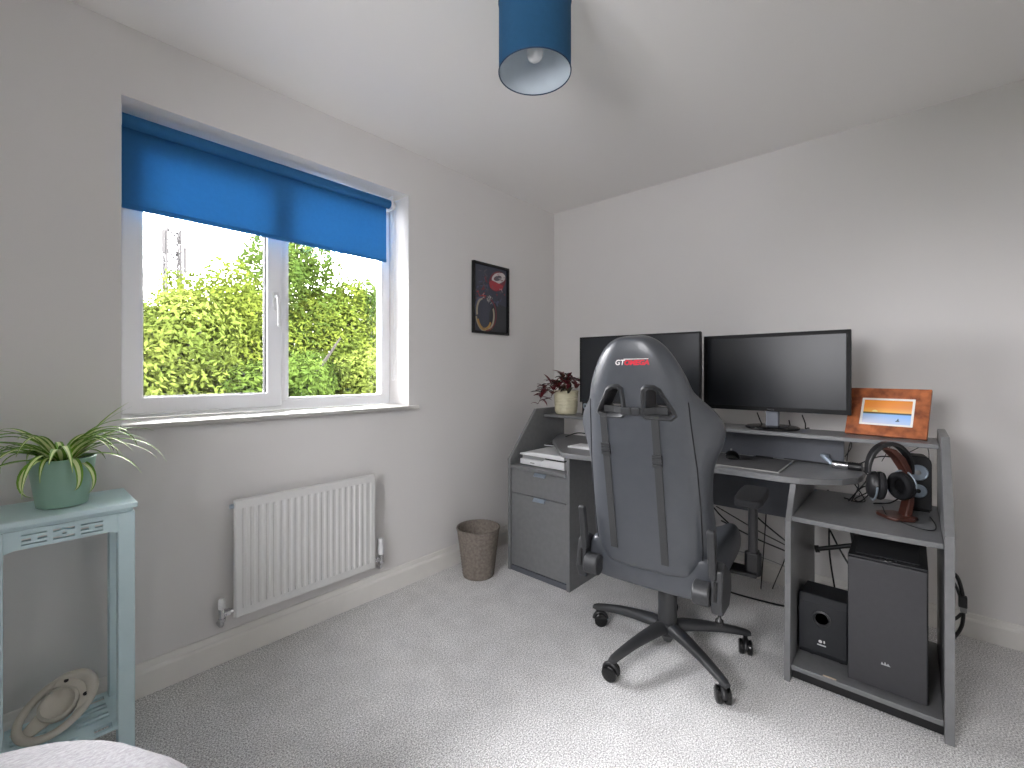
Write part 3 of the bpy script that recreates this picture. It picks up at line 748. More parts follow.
for h in hs_:
    a, b_, c_, th = interp(A_, h), interp(B_, h), interp(C_, h), interp(TH, h)
    r0 = .022*min(1, a/.12)
    half = [(0, -r0), (.45*a, -r0), (.82*a, -r0*.55), (a, .012), ((a+b_)/2+.004, c_*.5), (b_, c_*.92), (b_-.012, c_+.022), (b_-.040*min(1, b_/.15), c_+.020), ((a-.035*min(1, a/.15))*.9, th+.004), (.40*a, th), (0, th)]
    loop = [(s, f) for s, f in half] + [(-s, f) for s, f in half[-2:0:-1]]
    rows.append([BK(s, h, f) for s, f in loop])
m = MB(); m.loops(rows)
# smooth solid -> cut the two harness openings
me = m.mesh('tmp', [LEATHER]); to = bpy.data.objects.new('tmp', me); COL.objects.link(to)
q = to.modifiers.new('s', 'SUBSURF'); q.levels = 2; q.render_levels = 2
dg = bpy.context.evaluated_depsgraph_get(); dg.update(); em = to.evaluated_get(dg).to_mesh()
solid = MB(); solid.add([v.co.copy() for v in em.vertices], [tuple(p.vertices) for p in em.polygons])
bvh = BVHTree.FromPolygons([v.co.copy() for v in em.vertices], [tuple(p.vertices) for p in em.polygons])
to.evaluated_get(dg).to_mesh_clear(); bpy.data.objects.remove(to); bpy.data.meshes.remove(me)
def rear(s, h):
    o = BK(s, h, -.3); hit = bvh.ray_cast(o, FWV)
    return (hit[0]-BK(s, h, 0)).dot(FWV) if hit[0] else 0.0
outer = [(.150, .583), (.142, .606), (.100, .682), (.078, .696), (.048, .698), (.030, .684), (.026, .640), (.024, .588), (.040, .570), (.130, .566)]
inner = [(.130, .592), (.122, .608), (.089, .668), (.074, .678), (.055, .680), (.046, .670), (.043, .640), (.042, .598), (.050, .588), (.122, .584)]
cut = []
for sg in (1, -1):
    c = MB(); n = len(inner); a = [BK(sg*p[0]*1.04, .635+(p[1]-.635)*1.08, -.15) for p in inner]; bb = [BK(sg*p[0]*1.04, .635+(p[1]-.635)*1.08, .25) for p in inner]
    c.add(a+bb, [tuple(range(n)), tuple(range(2*n-1, n-1, -1))]+[(i, n+i, n+(i+1) % n, (i+1) % n) for i in range(n)]); cut.append(c)
bk = boolean_cut(solid, cut).build('backrest', LEATHER, gc, smooth=50, world=False)
for sg in (1, -1):
    m = MB(); n = len(inner); vs_ = []
    for lvl, (sc_o, f0) in enumerate(((1, .0), )): pass
    fo = [rear(sg*p[0], p[1]) for p in outer]
    V0 = [BK(sg*p[0], p[1], fo[i]+.002) for i, p in enumerate(outer)]
    V1 = [BK(sg*(p[0]*.55+r_[0]*.45), p[1]*.55+r_[1]*.45, fo[i]-.009) for i, (p, r_) in enumerate(zip(outer, inner))]
    V2 = [BK(sg*r_[0], r_[1], fo[i]-.002) for i, r_ in enumerate(inner)]
    V3 = [BK(sg*r_[0], r_[1], .098) for i, r_ in enumerate(inner)]
    V = V0+V1+V2+V3; F = []
    for L_ in range(3):
        for i in range(n):
            j = (i+1) % n; F.append((L_*n+i, L_*n+j, (L_+1)*n+j, (L_+1)*n+i))
    m.add(V, F); m.build('harness_opening_trim', CHAIRP, gc, smooth=55, world=False)
# piping seam between back shell and wings
for sg in (1, -1):
    pth = []
    for k in range(30):
        h = .03+k*.60/29; a = interp(A_, h)*.985; pth.append(BK(sg*a, h, rear(sg*a, h)-.0008))
    m = MB(); m.tube(pth, .0022, 6); m.build('piping', LEATHER2, gc, smooth=60, world=False)
def strip(pts, w, th=.003, wdir=Vector((0, 1, 0))):
    """flat webbing along pts (s,h), lies on the rear surface"""
    m = MB(); rows = []
    for s, h in pts:
        f = min(rear(s-w/2, h), rear(s, h), rear(s+w/2, h))-.001
        rows.append([BK(s-w/2, h, f), BK(s+w/2, h, f), BK(s+w/2, h, f-th), BK(s-w/2, h, f-th)])
    m.loops(rows); return m
for s_t, s_b, h_t, h_b, hb, ln in ((.116, .116, .588, .055, .452, .034), (-.074, -.076, .588, .03, .425, .034)):
    pts = [(s_t+(s_b-s_t)*k/20, h_t+(h_b-h_t)*k/20) for k in range(21)]
    o = strip(pts, .026).build('harness_strap', STRAP, gc, smooth=40, world=False)
    f = rear(s_t, hb)-.006
    m = MB()
    for dh in (-.017, -.005, .006, .017):
        p = [BK(s_t+a_, hb+dh+b_, f+c__) for a_, b_, c__ in ((-.017, -.005, -.005), (.017, -.005, -.005), (.017, .005, -.005), (-.017, .005, -.005), (-.017, -.005, .004), (.017, -.005, .004), (.017, .005, .004), (-.017, .005, .004))]
        m.add(p, [(3, 2, 1, 0), (4, 5, 6, 7), (0, 1, 5, 4), (1, 2, 6, 5), (2, 3, 7, 6), (3, 0, 4, 7)])
    m.build('buckle', CHAIRP, o, bevel=.001, world=False)
# cushion strap clipped across the middle
m = MB(); rows = []
for k in range(13):
    s = .115-.23*k/12; f = min(rear(s, .60), rear(0, .60)+.004)-.006
    if abs(s) > .03: f = rear(0, .6)-.004+.02*min(1, (abs(s)-.03)/.05)
    rows.append([BK(s, .590, f), BK(s, .613, f), BK(s, .613, f-.004), BK(s, .590, f-.004)])
m.loops(rows); m.build('cushion_strap', STRAP, gc, world=False)
f0 = rear(0, .60)
for a_, c__ in ((.006, .044), (-.026, .002)):
    m = MB(); p = []
    for f in (f0-.014, f0-.002):
        p += [BK(a_, .588, f), BK(c__, .588, f), BK(c__, .615, f), BK(a_, .615, f)]
    m.add(p, [(3, 2, 1, 0), (4, 5, 6, 7), (0, 1, 5, 4), (1, 2, 6, 5), (2, 3, 7, 6), (3, 0, 4, 7)])
    m.build('clip', CHAIRP, gc, bevel=.003, world=False)
# embroidered logo (lettering runs from image left to right = chair left to right)
def lg(x, y, d):
    s = .055-x; h = .765+y; return BK(s, h, rear(s, h)-.0012-d)
t1 = text_mb('GT', .026, lg, shear=.25, bold=.0006)
lo = t1.build('logo', [ink((232, 228, 226)), ink((206, 38, 58))], gc, world=False); lo['label'] = 'white and red stitched logo'
def lg2(x, y, d):
    s = .055-.034-x*1.05; h = .765+y; return BK(s, h, rear(s, h)-.0012-d)
t2 = text_mb('OMEGA', .0235, lg2, shear=.25, bold=.0012)
t2.build('logo_lettering', ink((206, 38, 58)), lo, world=False)
m = MB()
for k in range(10):
    xa, xb = .034+k*.0086, .034+(k+1)*.0086
    m.add([lg(xa, .0190, 0), lg(xb, .0190, 0), lg(xb, .0212, 0), lg(xa, .0212, 0)], [(0, 1, 2, 3)])
m.build('logo_line', ink((232, 228, 226)), lo, world=False)
# seat
m = MB(); rows = []
for x, k, e in ((-.262, .90, -.012), (-.25, .97, 0), (-.20, 1, .0), (-.08, 1, 0), (.08, 1, 0), (.20, 1, 0), (.255, .97, -.006), (.275, .92, -.03)):
    half = [(0, .362), (.19, .362), (.232, .378), (.248, .43), (.246, .488), (.222, .522), (.186, .515), (.150, .480), (0, .468)]
    lp_ = half + [(-s, z) for s, z in half[-2:0:-1]]
    rows.append([(x, s*k, z+(e if z > .42 else 0)) for s, z in lp_])
m.loops(rows); st_ = m.build('seat', LEATHER, gc, subsurf=2, world=False)
m = MB(); m.cbox((0, 0, .350), (.30, .24, .026)); m.cbox((.02, 0, .335), (.16, .12, .03)); m.cyl((.05, -.05, .345), (.07, -.22, .340), .006, 10); m.build('tilt_mechanism', CHAIRP, gc, bevel=.004, world=False)
# recline brackets
for sg in (1, -1):
    m = MB(); y0, y1 = sg*.232, sg*.270
    m.prism([(-.305, .400), (-.285, .352), (-.18, .345), (-.135, .395), (-.15, .455), (-.20, .49), (-.245, .52), (-.285, .50)], 'y', min(y0, y1), max(y0, y1))
    o = m.build('recline_bracket', CHAIRP, gc, bevel=.006, world=False)
    m = MB(); m.prism([(-.300, .470), (-.268, .470), (-.300, .640), (-.314, .648), (-.326, .640)], 'y', min(sg*.225, sg*.250), max(sg*.225, sg*.250)); m.build('bracket_arm', CHAIRP, o, bevel=.005, world=False)
    m = MB(); m.box((-.307, min(sg*.244, sg*.253), .405), (-.300, max(sg*.244, sg*.253), .470)); m.build('slot', RUBBER, o, world=False)
    m = MB(); m.cyl((-.285, sg*.175, .415), (-.285, sg*.232, .415), .040, 24); m.build('hinge_cover', CHAIRP, o, smooth=40, bevel=.006, world=False)
m = MB(); m.lathe([(.0, .302), (.010, .303), (.014, .310), (.013, .320), (.006, .326), (.006, .350)], (-.245, -.250, 0), 16); m.build('adjuster_knob', GLOSSB, gc, smooth=50, world=False)
# armrests
for sg in (1, -1):
    m = MB(); x_ = .055 if sg < 0 else .13; y_ = -.312 if sg < 0 else .290
    m.cbox((x_, sg*.235, .392), (.085, .19, .016)); m.cyl((x_+.0, y_, .384), (x_, y_, .47), .030, 20)
    m.cbox((x_, y_, .43), (.06, .040, .09)); o = m.build('armrest_support', BLACKP, gc, smooth=40, bevel=.005, world=False)
    m = MB(); m.cbox((x_, y_, .56), (.052, .030, .22)); m.cbox((x_, y_, .668), (.085, .055, .022)); m.build('armrest_post', BLACKP, gc, bevel=.010, seg=3, world=False)
    m = MB(); pad = []
    for x, w in ((-.135, .030), (-.125, .040), (-.08, .048), (.05, .050), (.11, .046), (.135, .036)): pad.append((x, w))
    poly = [(x_-.03+x, y_+w) for x, w in pad]+[(x_-.03+x, y_-w) for x, w in pad[::-1]]
    m.prism(poly, 'z', .680, .708); m.build('armrest_pad', LEATHER2, gc, bevel=.008, seg=3, world=False)
    m = MB(); m.cyl((x_+.03, sg*.30, .40), (x_+.075, sg*.30, .405), .014, 12); m.build('armrest_lever', BLACKP, o, smooth=40, world=False)
# lift and star base
m = MB(); m.lathe([(.026, .10), (.026, .125), (.038, .128), (.038, .300), (.036, .305), (.028, .306), (.028, .345)], (0, 0, 0), 28); m.build('gas_lift', CHAIRP, gc, smooth=40, world=False)
m = MB(); m.lathe([(.016, .045), (.018, .05), (.030, .070), (.046, .082), (.050, .105), (.046, .128), (.030, .134)], (0, 0, 0), 28); m.build('hub', CHAIRP, gc, smooth=40, world=False)
for k in range(5):
    a = math.radians(94+72*k)-CYAW; c, s = math.cos(a), math.sin(a); rr = .322
    rows = []
    for t, zt, hw_, hh in ((.02, .112, .030, .036), (.07, .116, .031, .034), (.14, .113, .0265, .030), (.22, .105, .022, .026), (.29, .093, .0195, .022), (.325, .085, .018, .020), (.342, .081, .012, .014)):
        lp_ = []
        for (u, v) in ((-1, -.4), (-.85, .35), (-.45, .95), (.45, .95), (.85, .35), (1, -.4), (.8, -1), (-.8, -1)):
            lp_.append((c*t-s*u*hw_, s*t+c*u*hw_, zt+v*hh*.55))
        rows.append(lp_)
    m = MB(); m.loops(rows); m.build('base_arm', CHAIRP, gc, smooth=50, world=False)
    cs = Vector((c*rr, s*rr, 0)); ra = a+[.6, 1.9, -.5, 1.2, 2.2][k]; dx = Vector((math.cos(ra), math.sin(ra), 0)); ax = Vector((-dx.y, dx.x, 0))
    cc = cs-dx*.012
    m = MB(); m.cyl(cs+Vector((0, 0, .050)), cs+Vector((0, 0, .085)), .0085, 14)
    hd = []
    for q_ in range(9):
        an = PI*q_/8; hd.append(cc+dx*math.cos(an)*.026+Vector((0, 0, .031+math.sin(an)*.027)))
    m.tube(hd, .011, 8); o = m.build('caster', BLACKP, gc, smooth=50, world=False)
    for sg in (-1, 1):
        m = MB(); p0 = cc+ax*sg*.006+Vector((0, 0, .0295)); p1 = cc+ax*sg*.026+Vector((0, 0, .0295))
        m.tube([p0, p0+ax*sg*.004, p1-ax*sg*.004, p1], [.0265, .0290, .0290, .0225], 24); m.build('caster_wheel', GLOSSB, o, smooth=35, world=False)

# ================================================================== MONITORS
def monitor(name, loc, rz, w, h, zb, label, kind):
    """faces -x locally; loc = base centre on its surface"""
    t = thing(name, loc, label, 'monitor', rz=rz)
    f0 = -.03
    m = MB(); m.box((f0+.004, -w/2, zb), (f0+.030, w/2, zb+h)); m.prism([(f0+.030, zb+.03), (f0+.055, zb+.08), (f0+.055, zb+h-.10), (f0+.030, zb+h-.04)], 'y', -w/2+.05, w/2-.05)
    m.build('casing', BLACKP, t, bevel=.003, world=False)
    bz = .017 if kind else .009; bb = .020 if kind else .012
    m = MB(); g = lambda p, d: (d, p[0], p[1])
    m.ring([(-w/2, zb), (w/2, zb), (w/2, zb+h), (-w/2, zb+h)], [(-w/2+bz, zb+bb), (w/2-bz, zb+bb), (w/2-bz, zb+h-bz), (-w/2+bz, zb+h-bz)], g, f0, f0+.008)
    m.build('bezel', BEZEL, t, bevel=.001, world=False)
    m = MB(); m.box((f0+.0025, -w/2+bz-.001, zb+bb-.001), (f0+.006, w/2-bz+.001, zb+h-bz+.001)); m.build('screen', SCREEN, t, world=False)
    if kind:
        m = MB(); m.cbox((f0-.0005, 0, zb+.009), (.0012, .030, .006)); m.build('badge', CHROME, t, world=False)
        m = MB(); m.prism([(.0, .010), (.03, .010), (.045, zb+.12), (.012, zb+.12)], 'y', -.028, .028); m.build('stand_neck', M('slate_metal', (112, 116, 124), .35, .5, noise=(20, .3)), t, bevel=.006, seg=3, world=False)
        m = MB(); m.lathe([(.110, .0005), (.114, .004), (.114, .009), (.108, .0125), (0, .014)], (0, 0, 0), 48); m.v = [Vector((v.x+.005, v.y, v.z)) for v in m.v]
        m.build('stand_base', GLOSSB, t, smooth=30, world=False)
    else:
        m = MB(); m.box((.022, -.03, .05), (.040, .03, zb+.16)); m.build('stand_neck', BLACKP, t, bevel=.004, world=False)
        for sg in (-1, 1):
            m = MB(); m.tube([(.03, sg*.02, .09), (.0, sg*.17, .012), (-.04, sg*.22, .0075)], [.010, .009, .0075], 8); m.build('stand_leg', BLACKP, t, smooth=50, world=False)
            m = MB(); m.tube([(.03, sg*.02, .09), (.045, sg*.10, .0075)], [.010, .0075], 8); m.build('stand_leg', BLACKP, t, smooth=50, world=False)
    return t
monitor('widescreen_monitor', (2.435, .502, .900), 0, .612, .370, .085, 'switched-off black monitor on a round base on the raised shelf', 1)
monitor('widescreen_monitor', (2.255, 1.105, .750), .085, .662, .372, .248, 'switched-off black monitor partly hidden behind the chair headrest', 0)

# ================================================================== DIGITAL PHOTO FRAME
pf = thing('photo_frame', (2.405, .090, .9077), 'red-brown wooden frame with a sunset seascape leaning on the raised shelf', 'photo frame', tilt=Euler((0, math.radians(26), math.radians(-11))))
fw_, fh_ = .268, .215
g = lambda p, d: (d, p[0], p[1])
rect = lambda x0, x1, z0, z1: [(x0, z0), (x1, z0), (x1, z1), (x0, z1)]
m = MB(); m.ring(rect(-fw_/2, fw_/2, 0, fh_), rect(-fw_/2+.046, fw_/2-.046, .046, fh_-.046), g, 0, .016); m.build('frame', WOODR, pf, bevel=.002, world=False)
m = MB(); m.ring(rect(-fw_/2+.044, fw_/2-.044, .044, fh_-.044), rect(-fw_/2+.054, fw_/2-.054, .054, fh_-.054), g, .003, .008); m.build('mount', PAPERW, pf, world=False)
iy0, iy1, iz0, iz1 = -fw_/2+.052, fw_/2-.052, .052, fh_-.052
def make_picture():
    m_ = bpy.data.materials.new('sunset_display'); m_.use_nodes = True; n = m_.node_tree.nodes; L = m_.node_tree.links
    b_ = n['Principled BSDF']; b_.inputs['Roughness'].default_value = .2
    tc = n.new('ShaderNodeTexCoord'); sp_ = n.new('ShaderNodeSeparateXYZ'); L.new(tc.outputs['Object'], sp_.inputs[0])
    mr = n.new('ShaderNodeMapRange'); mr.inputs['From Min'].default_value = iz0; mr.inputs['From Max'].default_value = iz1; L.new(sp_.outputs['Z'], mr.inputs['Value'])
    r = n.new('ShaderNodeValToRGB'); e = r.color_ramp; e.elements[0].position = 0; e.elements[0].color = lin((176, 196, 226)); e.elements[1].position = 1; e.elements[1].color = lin((206, 136, 66))
    for p, c in ((.40, (132, 178, 232)), (.44, (60, 70, 80)), (.47, (60, 60, 62)), (.49, (226, 176, 112)), (.70, (216, 140, 88))):
        k = e.elements.new(p); k.color = lin(c)
    nz = n.new('ShaderNodeTexNoise'); nz.inputs['Scale'].default_value = 60; L.new(tc.outputs['Object'], nz.inputs['Vector'])
    L.new(mr.outputs[0], r.inputs['Fac'])
    my = n.new('ShaderNodeMapRange'); my.inputs['From Min'].default_value = iy0; my.inputs['From Max'].default_value = iy1; my.inputs['To Min'].default_value = 0; my.inputs['To Max'].default_value = .45; L.new(sp_.outputs['Y'], my.inputs['Value'])
    mx = n.new('ShaderNodeMix'); mx.data_type = 'RGBA'; mx.blend_type = 'OVERLAY'; L.new(my.outputs[0], mx.inputs['Factor']); L.new(r.outputs['Color'], mx.inputs['A']); mx.inputs['B'].default_value = lin((250, 200, 40))
    L.new(mx.outputs['Result'], b_.inputs['Base Color']); L.new(mx.outputs['Result'], b_.inputs['Emission Color']); b_.inputs['Emission Strength'].default_value = .16
    return m_
m = MB(); m.box((.005, iy0, iz0), (.009, iy1, iz1)); pcx = m.build('display', make_picture(), pf, world=False)
m = MB(); m.add([(.0046, -.030, .070), (.0046, -.046, .070), (.0046, -.042, .067), (.0046, -.034, .067)], [(0, 1, 2, 3)]); m.add([(.0046, -.034, .0705), (.0046, -.043, .0705), (.0046, -.040, .082)], [(0, 1, 2)]); m.build('boat', ink((40, 60, 80)), pcx, world=False)
m = MB(); m.add([(.0046, .040+.010*math.cos(a), .107+.009*math.sin(a)) for a in [PI*k/10 for k in range(11)]], [tuple(range(11))]); m.build('low_sun', ink((250, 232, 150)), pcx, world=False)
m = MB(); m.prism([(.016, .11), (.020, .11), (.068, .0262), (.062, .0232)], 'y', -.02, .02); m.build('easel_leg', BLACKP, pf, world=False)

# ================================================================== DESK OBJECTS
# mouse mat, mouse
mm = thing('mouse_mat', (2.30, .76, .7502), 'dark grey mouse mat with pale stitched edge lying on the desktop', 'mouse mat')
m = MB(); m.box((2.137, .417, .7502), (2.468, 0.868, .7535)); m.build('cloth', M('grey_mat', (74, 74, 76), .9, noise=(200, .5), bump=(500, .2)), mm)
m = MB(); m.ring([(2.134, .414), (2.471, .414), (2.471, .871), (2.134, .871)], [(2.141, .421), (2.464, .421), (2.464, .864), (2.141, .864)], lambda p, d: (p[0], p[1], d), .7502, .7541); m.build('stitched_edge', M('mat_stitching', (150, 150, 148), .9, noise=(400, .6)), mm)
MX, MY = 2.345, .655
ms = thing('computer_mouse', (MX, MY, .7536), 'black wireless mouse on the grey mat', 'mouse', rz=.35)
m = MB(); rows = []
for x, w, h in ((-.060, .018, .010), (-.052, .029, .022), (-.025, .033, .035), (.005, .031, .038), (.035, .029, .030), (.055, .024, .018), (.062, .016, .010)):
    rows.append([(x, -w, .001), (x, w, .001), (x, w*1.02, h*.45), (x, w*.6, h*.93), (x, 0, h), (x, -w*.6, h*.93), (x, -w*1.02, h*.45)])
m.loops(rows); m.build('body', GLOSSB, ms, subsurf=2, world=False)
m = MB(); m.cyl((.035, -.003, .030), (.035, .003, .030), .010, 14); m.build('scroll_wheel', GREYP, ms, smooth=40, world=False)
m = MB(); m.cbox((-.02, .031, .018), (.04, .004, .010)); m.build('side_grip', CHROME, ms, bevel=.0015, world=False)
# pen lying at the back of the mat
pn = thing('ballpoint_pen', (2.44, .52, .7540), 'slim black pen with a silver tip beside the shelf back board', 'pen')
m = MB(); m.cyl((2.452, .575, .7580), (2.450, .50, .7580), .004, 10); m.build('barrel', BLACKP, pn, smooth=40)
m = MB(); m.cyl((2.4523, .586, .7575), (2.452, .575, .7580), .0015, 10, r1=.0038); m.build('tip', CHROME, pn, smooth=40)
# chrome desk torch
tg = thing('pocket_torch', (2.43, .20, .7505), 'chrome and black angled pocket torch on the desktop corner', 'torch')
m = MB(); m.cyl((2.410, .262, .768), (2.405, .205, .768), .0168, 20); m.cyl((2.405, .250, .768), (2.405, .243, .768), .0178, 20); m.build('chrome_tube', CHROME, tg, smooth=40)
m = MB(); m.cyl((2.405, .205, .768), (2.400, .158, .768), .0168, 20)
for k in range(5): m.cyl((2.405, .200-k*.008, .768), (2.405, .197-k*.008, .768), .0176, 20)
m.build('grip', BLACKP, tg, smooth=40)
m = MB(); m.tube([(2.412, .262, .768), (2.425, .285, .786), (2.430, .292, .795)], [.010, .011, .0145], 18); m.lathe([(.0145, 0), (.0165, .002), (.0165, .010), (.012, .012), (0, .012)], (2.430, .292, .793), 18); m.build('head', STEEL, tg, smooth=40)

# headphones on a wooden stand
HX, HY, HZ = 2.235, .050, .6205
hstd = thing('headphone_stand', (HX, HY, HZ), 'walnut headphone stand with curved neck on the low shelf', 'stand', rz=-.95)
m = MB(); m.prism([(-.045, -.030), (-.030, -.055), (.030, -.060), (.060, -.030), (.060, .030), (.030, .060), (-.030, .055), (-.045, .030)], 'z', .0, .012); m.build('base', WOODD, hstd, bevel=.004, world=False)
m = MB(); rows = []
for (x, z, w, d) in ((.035, .010, .022, .012), (.045, .06, .020, .011), (.048, .12, .018, .010), (.036, .18, .020, .011), (.012, .225, .024, .012), (-.020, .256, .026, .011), (-.050, .266, .026, .009)):
    rows.append([(x-d, -w, z-d*.3), (x+d, -w, z+d*.3), (x+d, w, z+d*.3), (x-d, w, z-d*.3)])
m.loops(rows); m.build('neck', WOODD, hstd, bevel=.004, world=False)
hp = thing('headphones', (HX-.008, HY+.022, HZ), 'black over-ear headphones hung on the walnut stand', 'headphones', rz=.62)
hc = Vector((-.012, 0, .178))
m = MB(); pth = []; N_ = 26
for k in range(N_):
    a = math.radians(-6)+(PI+math.radians(12))*k/(N_-1); pth.append(hc+Vector((0, .076*math.cos(a), .102*math.sin(a))))
rows = []
for i, p in enumerate(pth):
    a = math.radians(-6)+(PI+math.radians(12))*i/(N_-1); d = Vector((0, math.cos(a), math.sin(a)))
    w = .015+.004*math.sin(max(0, min(PI, a))); th = .005+.003*math.sin(max(0, min(PI, a)))
    rows.append([p-d*th+Vector((-w, 0, 0)), p+d*th+Vector((-w*.8, 0, 0)), p+d*th+Vector((w*.8, 0, 0)), p-d*th+Vector((w, 0, 0))])
m.loops(rows); m.build('headband', BLACKP, hp, bevel=.003, world=False)
for sg in (-1, 1):
    mt = Matrix.Translation(hc+Vector((.0, sg*.044, -.056))) @ Euler((sg*.06, 0, sg*-.30)).to_matrix().to_4x4()
    rot = Euler((-sg*PI/2, 0, 0)).to_matrix().to_4x4()
    m = MB(); m.lathe([(.036, 0), (.040, .006), (.038, .018), (.030, .026), (0, .029)], (0, 0, 0), 28)
    m.v = [mt @ rot @ Vector((v.x*1.05, v.y*1.30, v.z*1.0)) for v in m.v]; o = m.build('ear_cup', BLACKP, hp, smooth=40, world=False)
    m = MB(); m.tube([mt @ rot @ Vector((.030*1.07*math.cos(2*PI*k/28), .030*1.32*math.sin(2*PI*k/28), -.010)) for k in range(28)], .0135, 10, closed=True); m.build('ear_cushion', LEATHER2, hp, smooth=70, world=False)
    m = MB(); m.tube([mt @ rot @ Vector((.043*1.05*math.cos(a), .043*1.30*math.sin(a), .010)) for a in [PI*k/16 for k in range(17)]], .0032, 8); m.build('yoke', STEEL, o, smooth=60, world=False)
# satellite speakers
def speaker(loc, rz, label, sc=1.0):
    t = thing('desktop_speaker', loc, label, 'speaker', 'desktop speakers', rz=rz)
    w, d, h = .082*sc, .090*sc, .215*sc
    m = MB(); poly = []
    for cx, cy, a0 in ((w/2-.02, h-.03, 0), (-w/2+.02, h-.03, PI/2)):
        for k in range(6):
            a = a0+PI/2*k/5; poly.append((cx+.02*math.cos(a), cy+.03*math.sin(a)))
    poly += [(-w/2, .004), (w/2, .004)]
    m.prism(poly, 'x', -d/2, d/2); m.build('cabinet', BLACKP, t, bevel=.004, world=False)
    for z, r in ((h*.70, .030*sc), (h*.36, .026*sc)):
        rm_ = Matrix.Translation((-d/2, 0, z)) @ Euler((0, -PI/2, 0)).to_matrix().to_4x4()
        m = MB(); m.lathe([(r, -.001), (r*1.04, .002), (r*.92, .0035), (r*.86, .0015)], (0, 0, 0), 28); m.v = [rm_ @ v for v in m.v]; o = m.build('driver_ring', STEEL, t, smooth=40, world=False)
        m = MB(); m.lathe([(r*.88, .001), (r*.4, .0003), (r*.36, .001), (0, .006)], (0, 0, 0), 24); m.v = [rm_ @ v for v in m.v]; m.build('driver_cone', GREYP if z > h*.5 else BLACKP, o, smooth=40, world=False)
    m = MB(); m.prism([(-d/2-.01, 0), (d/2, 0), (d/2, .006), (-d/2-.01, .004)], 'y', -w*.4, w*.4); m.build('foot', BLACKP, t, world=False)
    return t
speaker((2.455, -.012, .6205), .12, 'black two-driver desktop speaker behind the headphones')
speaker((2.46, 1.535, .9005), -.2, 'dark desktop speaker between the red-leaved plant and the chair', .72)

# tower computer
tw = thing('tower_computer', (2.24, .067, .0582), 'black tower computer standing in the desk bay', 'computer')
px0, px1, py0, py1, pz0, pz1 = 2.022, 2.450, -.040, .176, .0582, .510
m = MB(); m.box((px0+.018, py0, pz0+.012), (px1, py1, pz1)); m.build('case', M('black_steel', (40, 41, 43), .5, noise=(20, .3)), tw, bevel=.002)
m = MB(); m.box((px0, py0+.002, pz0+.008), (px0+.017, py1-.002, pz1-.004)); m.build('front_panel', M('black_brushed_front', (58, 58, 61), .55, noise=(60, .4), rgb2=(52, 52, 55)), tw, bevel=.003)
m = MB(); m.box((px0+.05, py0+.02, pz1+.0002), (px1-.03, py1-.02, pz1+.003)); m.build('dust_filter', M('filter_mesh', (32, 33, 35), .8, noise=(400, .8), rgb2=(60, 61, 64)), tw, bevel=.001)
for k in range(4):
    m = MB(); m.cyl((px0+.030, .085-k*.014, pz1-.0005), (px0+.030, .085-k*.014, pz1+.0022), .0042 if k != 1 else .005, 12); m.build('port', CHROME, tw, smooth=40)
for x in (px0+.03, px1-.05):
    for y in (py0+.02, py1-.05):
        m = MB(); m.box((x, y, pz0), (x+.04, y+.03, pz0+.0125)); m.build('foot', RUBBER, tw)
lcol = ink((186, 188, 190))
m = MB()
for k, (dy, h) in enumerate(((-.010, .010), (-.002, .013), (.006, .010))):
    m.add([(px0-.0006, .068-dy-.006, .155), (px0-.0006, .068-dy+.004, .155), (px0-.0006, .068-dy+.001, .155+h)], [(0, 1, 2)])
m.build('sail_logo', lcol, tw)
# subwoofer
sb = thing('subwoofer', (2.20, .262, .0582), 'black subwoofer box with a round port beside the tower computer', 'subwoofer')
bx0_, by0_, by1_, bz1_ = 2.095, .182, .338, .295
m = MB(); m.prism([(bx0_+.015, .062), (bx0_, .085), (bx0_, bz1_-.025), (bx0_+.02, bz1_), (bx0_+.20, bz1_-.02), (bx0_+.20, .062)], 'y', by0_, by1_); m.build('box', M('subwoofer_vinyl', (34, 36, 40), .55, noise=(80, .4), bump=(200, .1)), sb, bevel=.004)
rm_ = Matrix.Translation((bx0_, .262, .215)) @ Euler((0, -PI/2, 0)).to_matrix().to_4x4()
m = MB(); m.lathe([(.030, -.001), (.031, .004), (.026, .006), (.022, .002), (.020, -.0005)], (0, 0, 0), 32); m.v = [rm_ @ v for v in m.v]; o = m.build('port_ring', CHAIRP, sb, smooth=40)
m = MB(); m.lathe([(.021, .0004), (0, .0004)], (0, 0, 0), 24); m.v = [rm_ @ v for v in m.v]; m.build('port_opening', RUBBER, o)
m = MB(); m.add([(bx0_-.0006, .262+.006*math.cos(a)+.004, .128+.006*math.sin(a)) for a in [2*PI*k/12 for k in range(12)]], [tuple(range(12))]); m.add([(bx0_-.0006, .256, .124), (bx0_-.0006, .251, .124), (bx0_-.0006, .251, .134), (bx0_-.0006, .256, .134)], [(0, 1, 2, 3)])
m.add([(bx0_-.0006, .276, .112), (bx0_-.0006, .248, .112), (bx0_-.0006, .248, .117), (bx0_-.0006, .276, .117)], [(0, 1, 2, 3)]); m.build('brand_mark', ink((216, 216, 214)), sb)
for x in (bx0_+.03, bx0_+.17):
    for y in (by0_+.02, by1_-.04):
        m = MB(); m.cyl((x, y, .0583), (x, y, .0625), .010, 12); m.build('foot', RUBBER, sb)
m = MB(); m.box((1.989, .205, .0583), (1.9945, .245, .0605)); o = m.build('paper_sticker', ink((206, 190, 168))); tag(o, 'small pale sticker on the front lip of the base shelf', 'sticker')

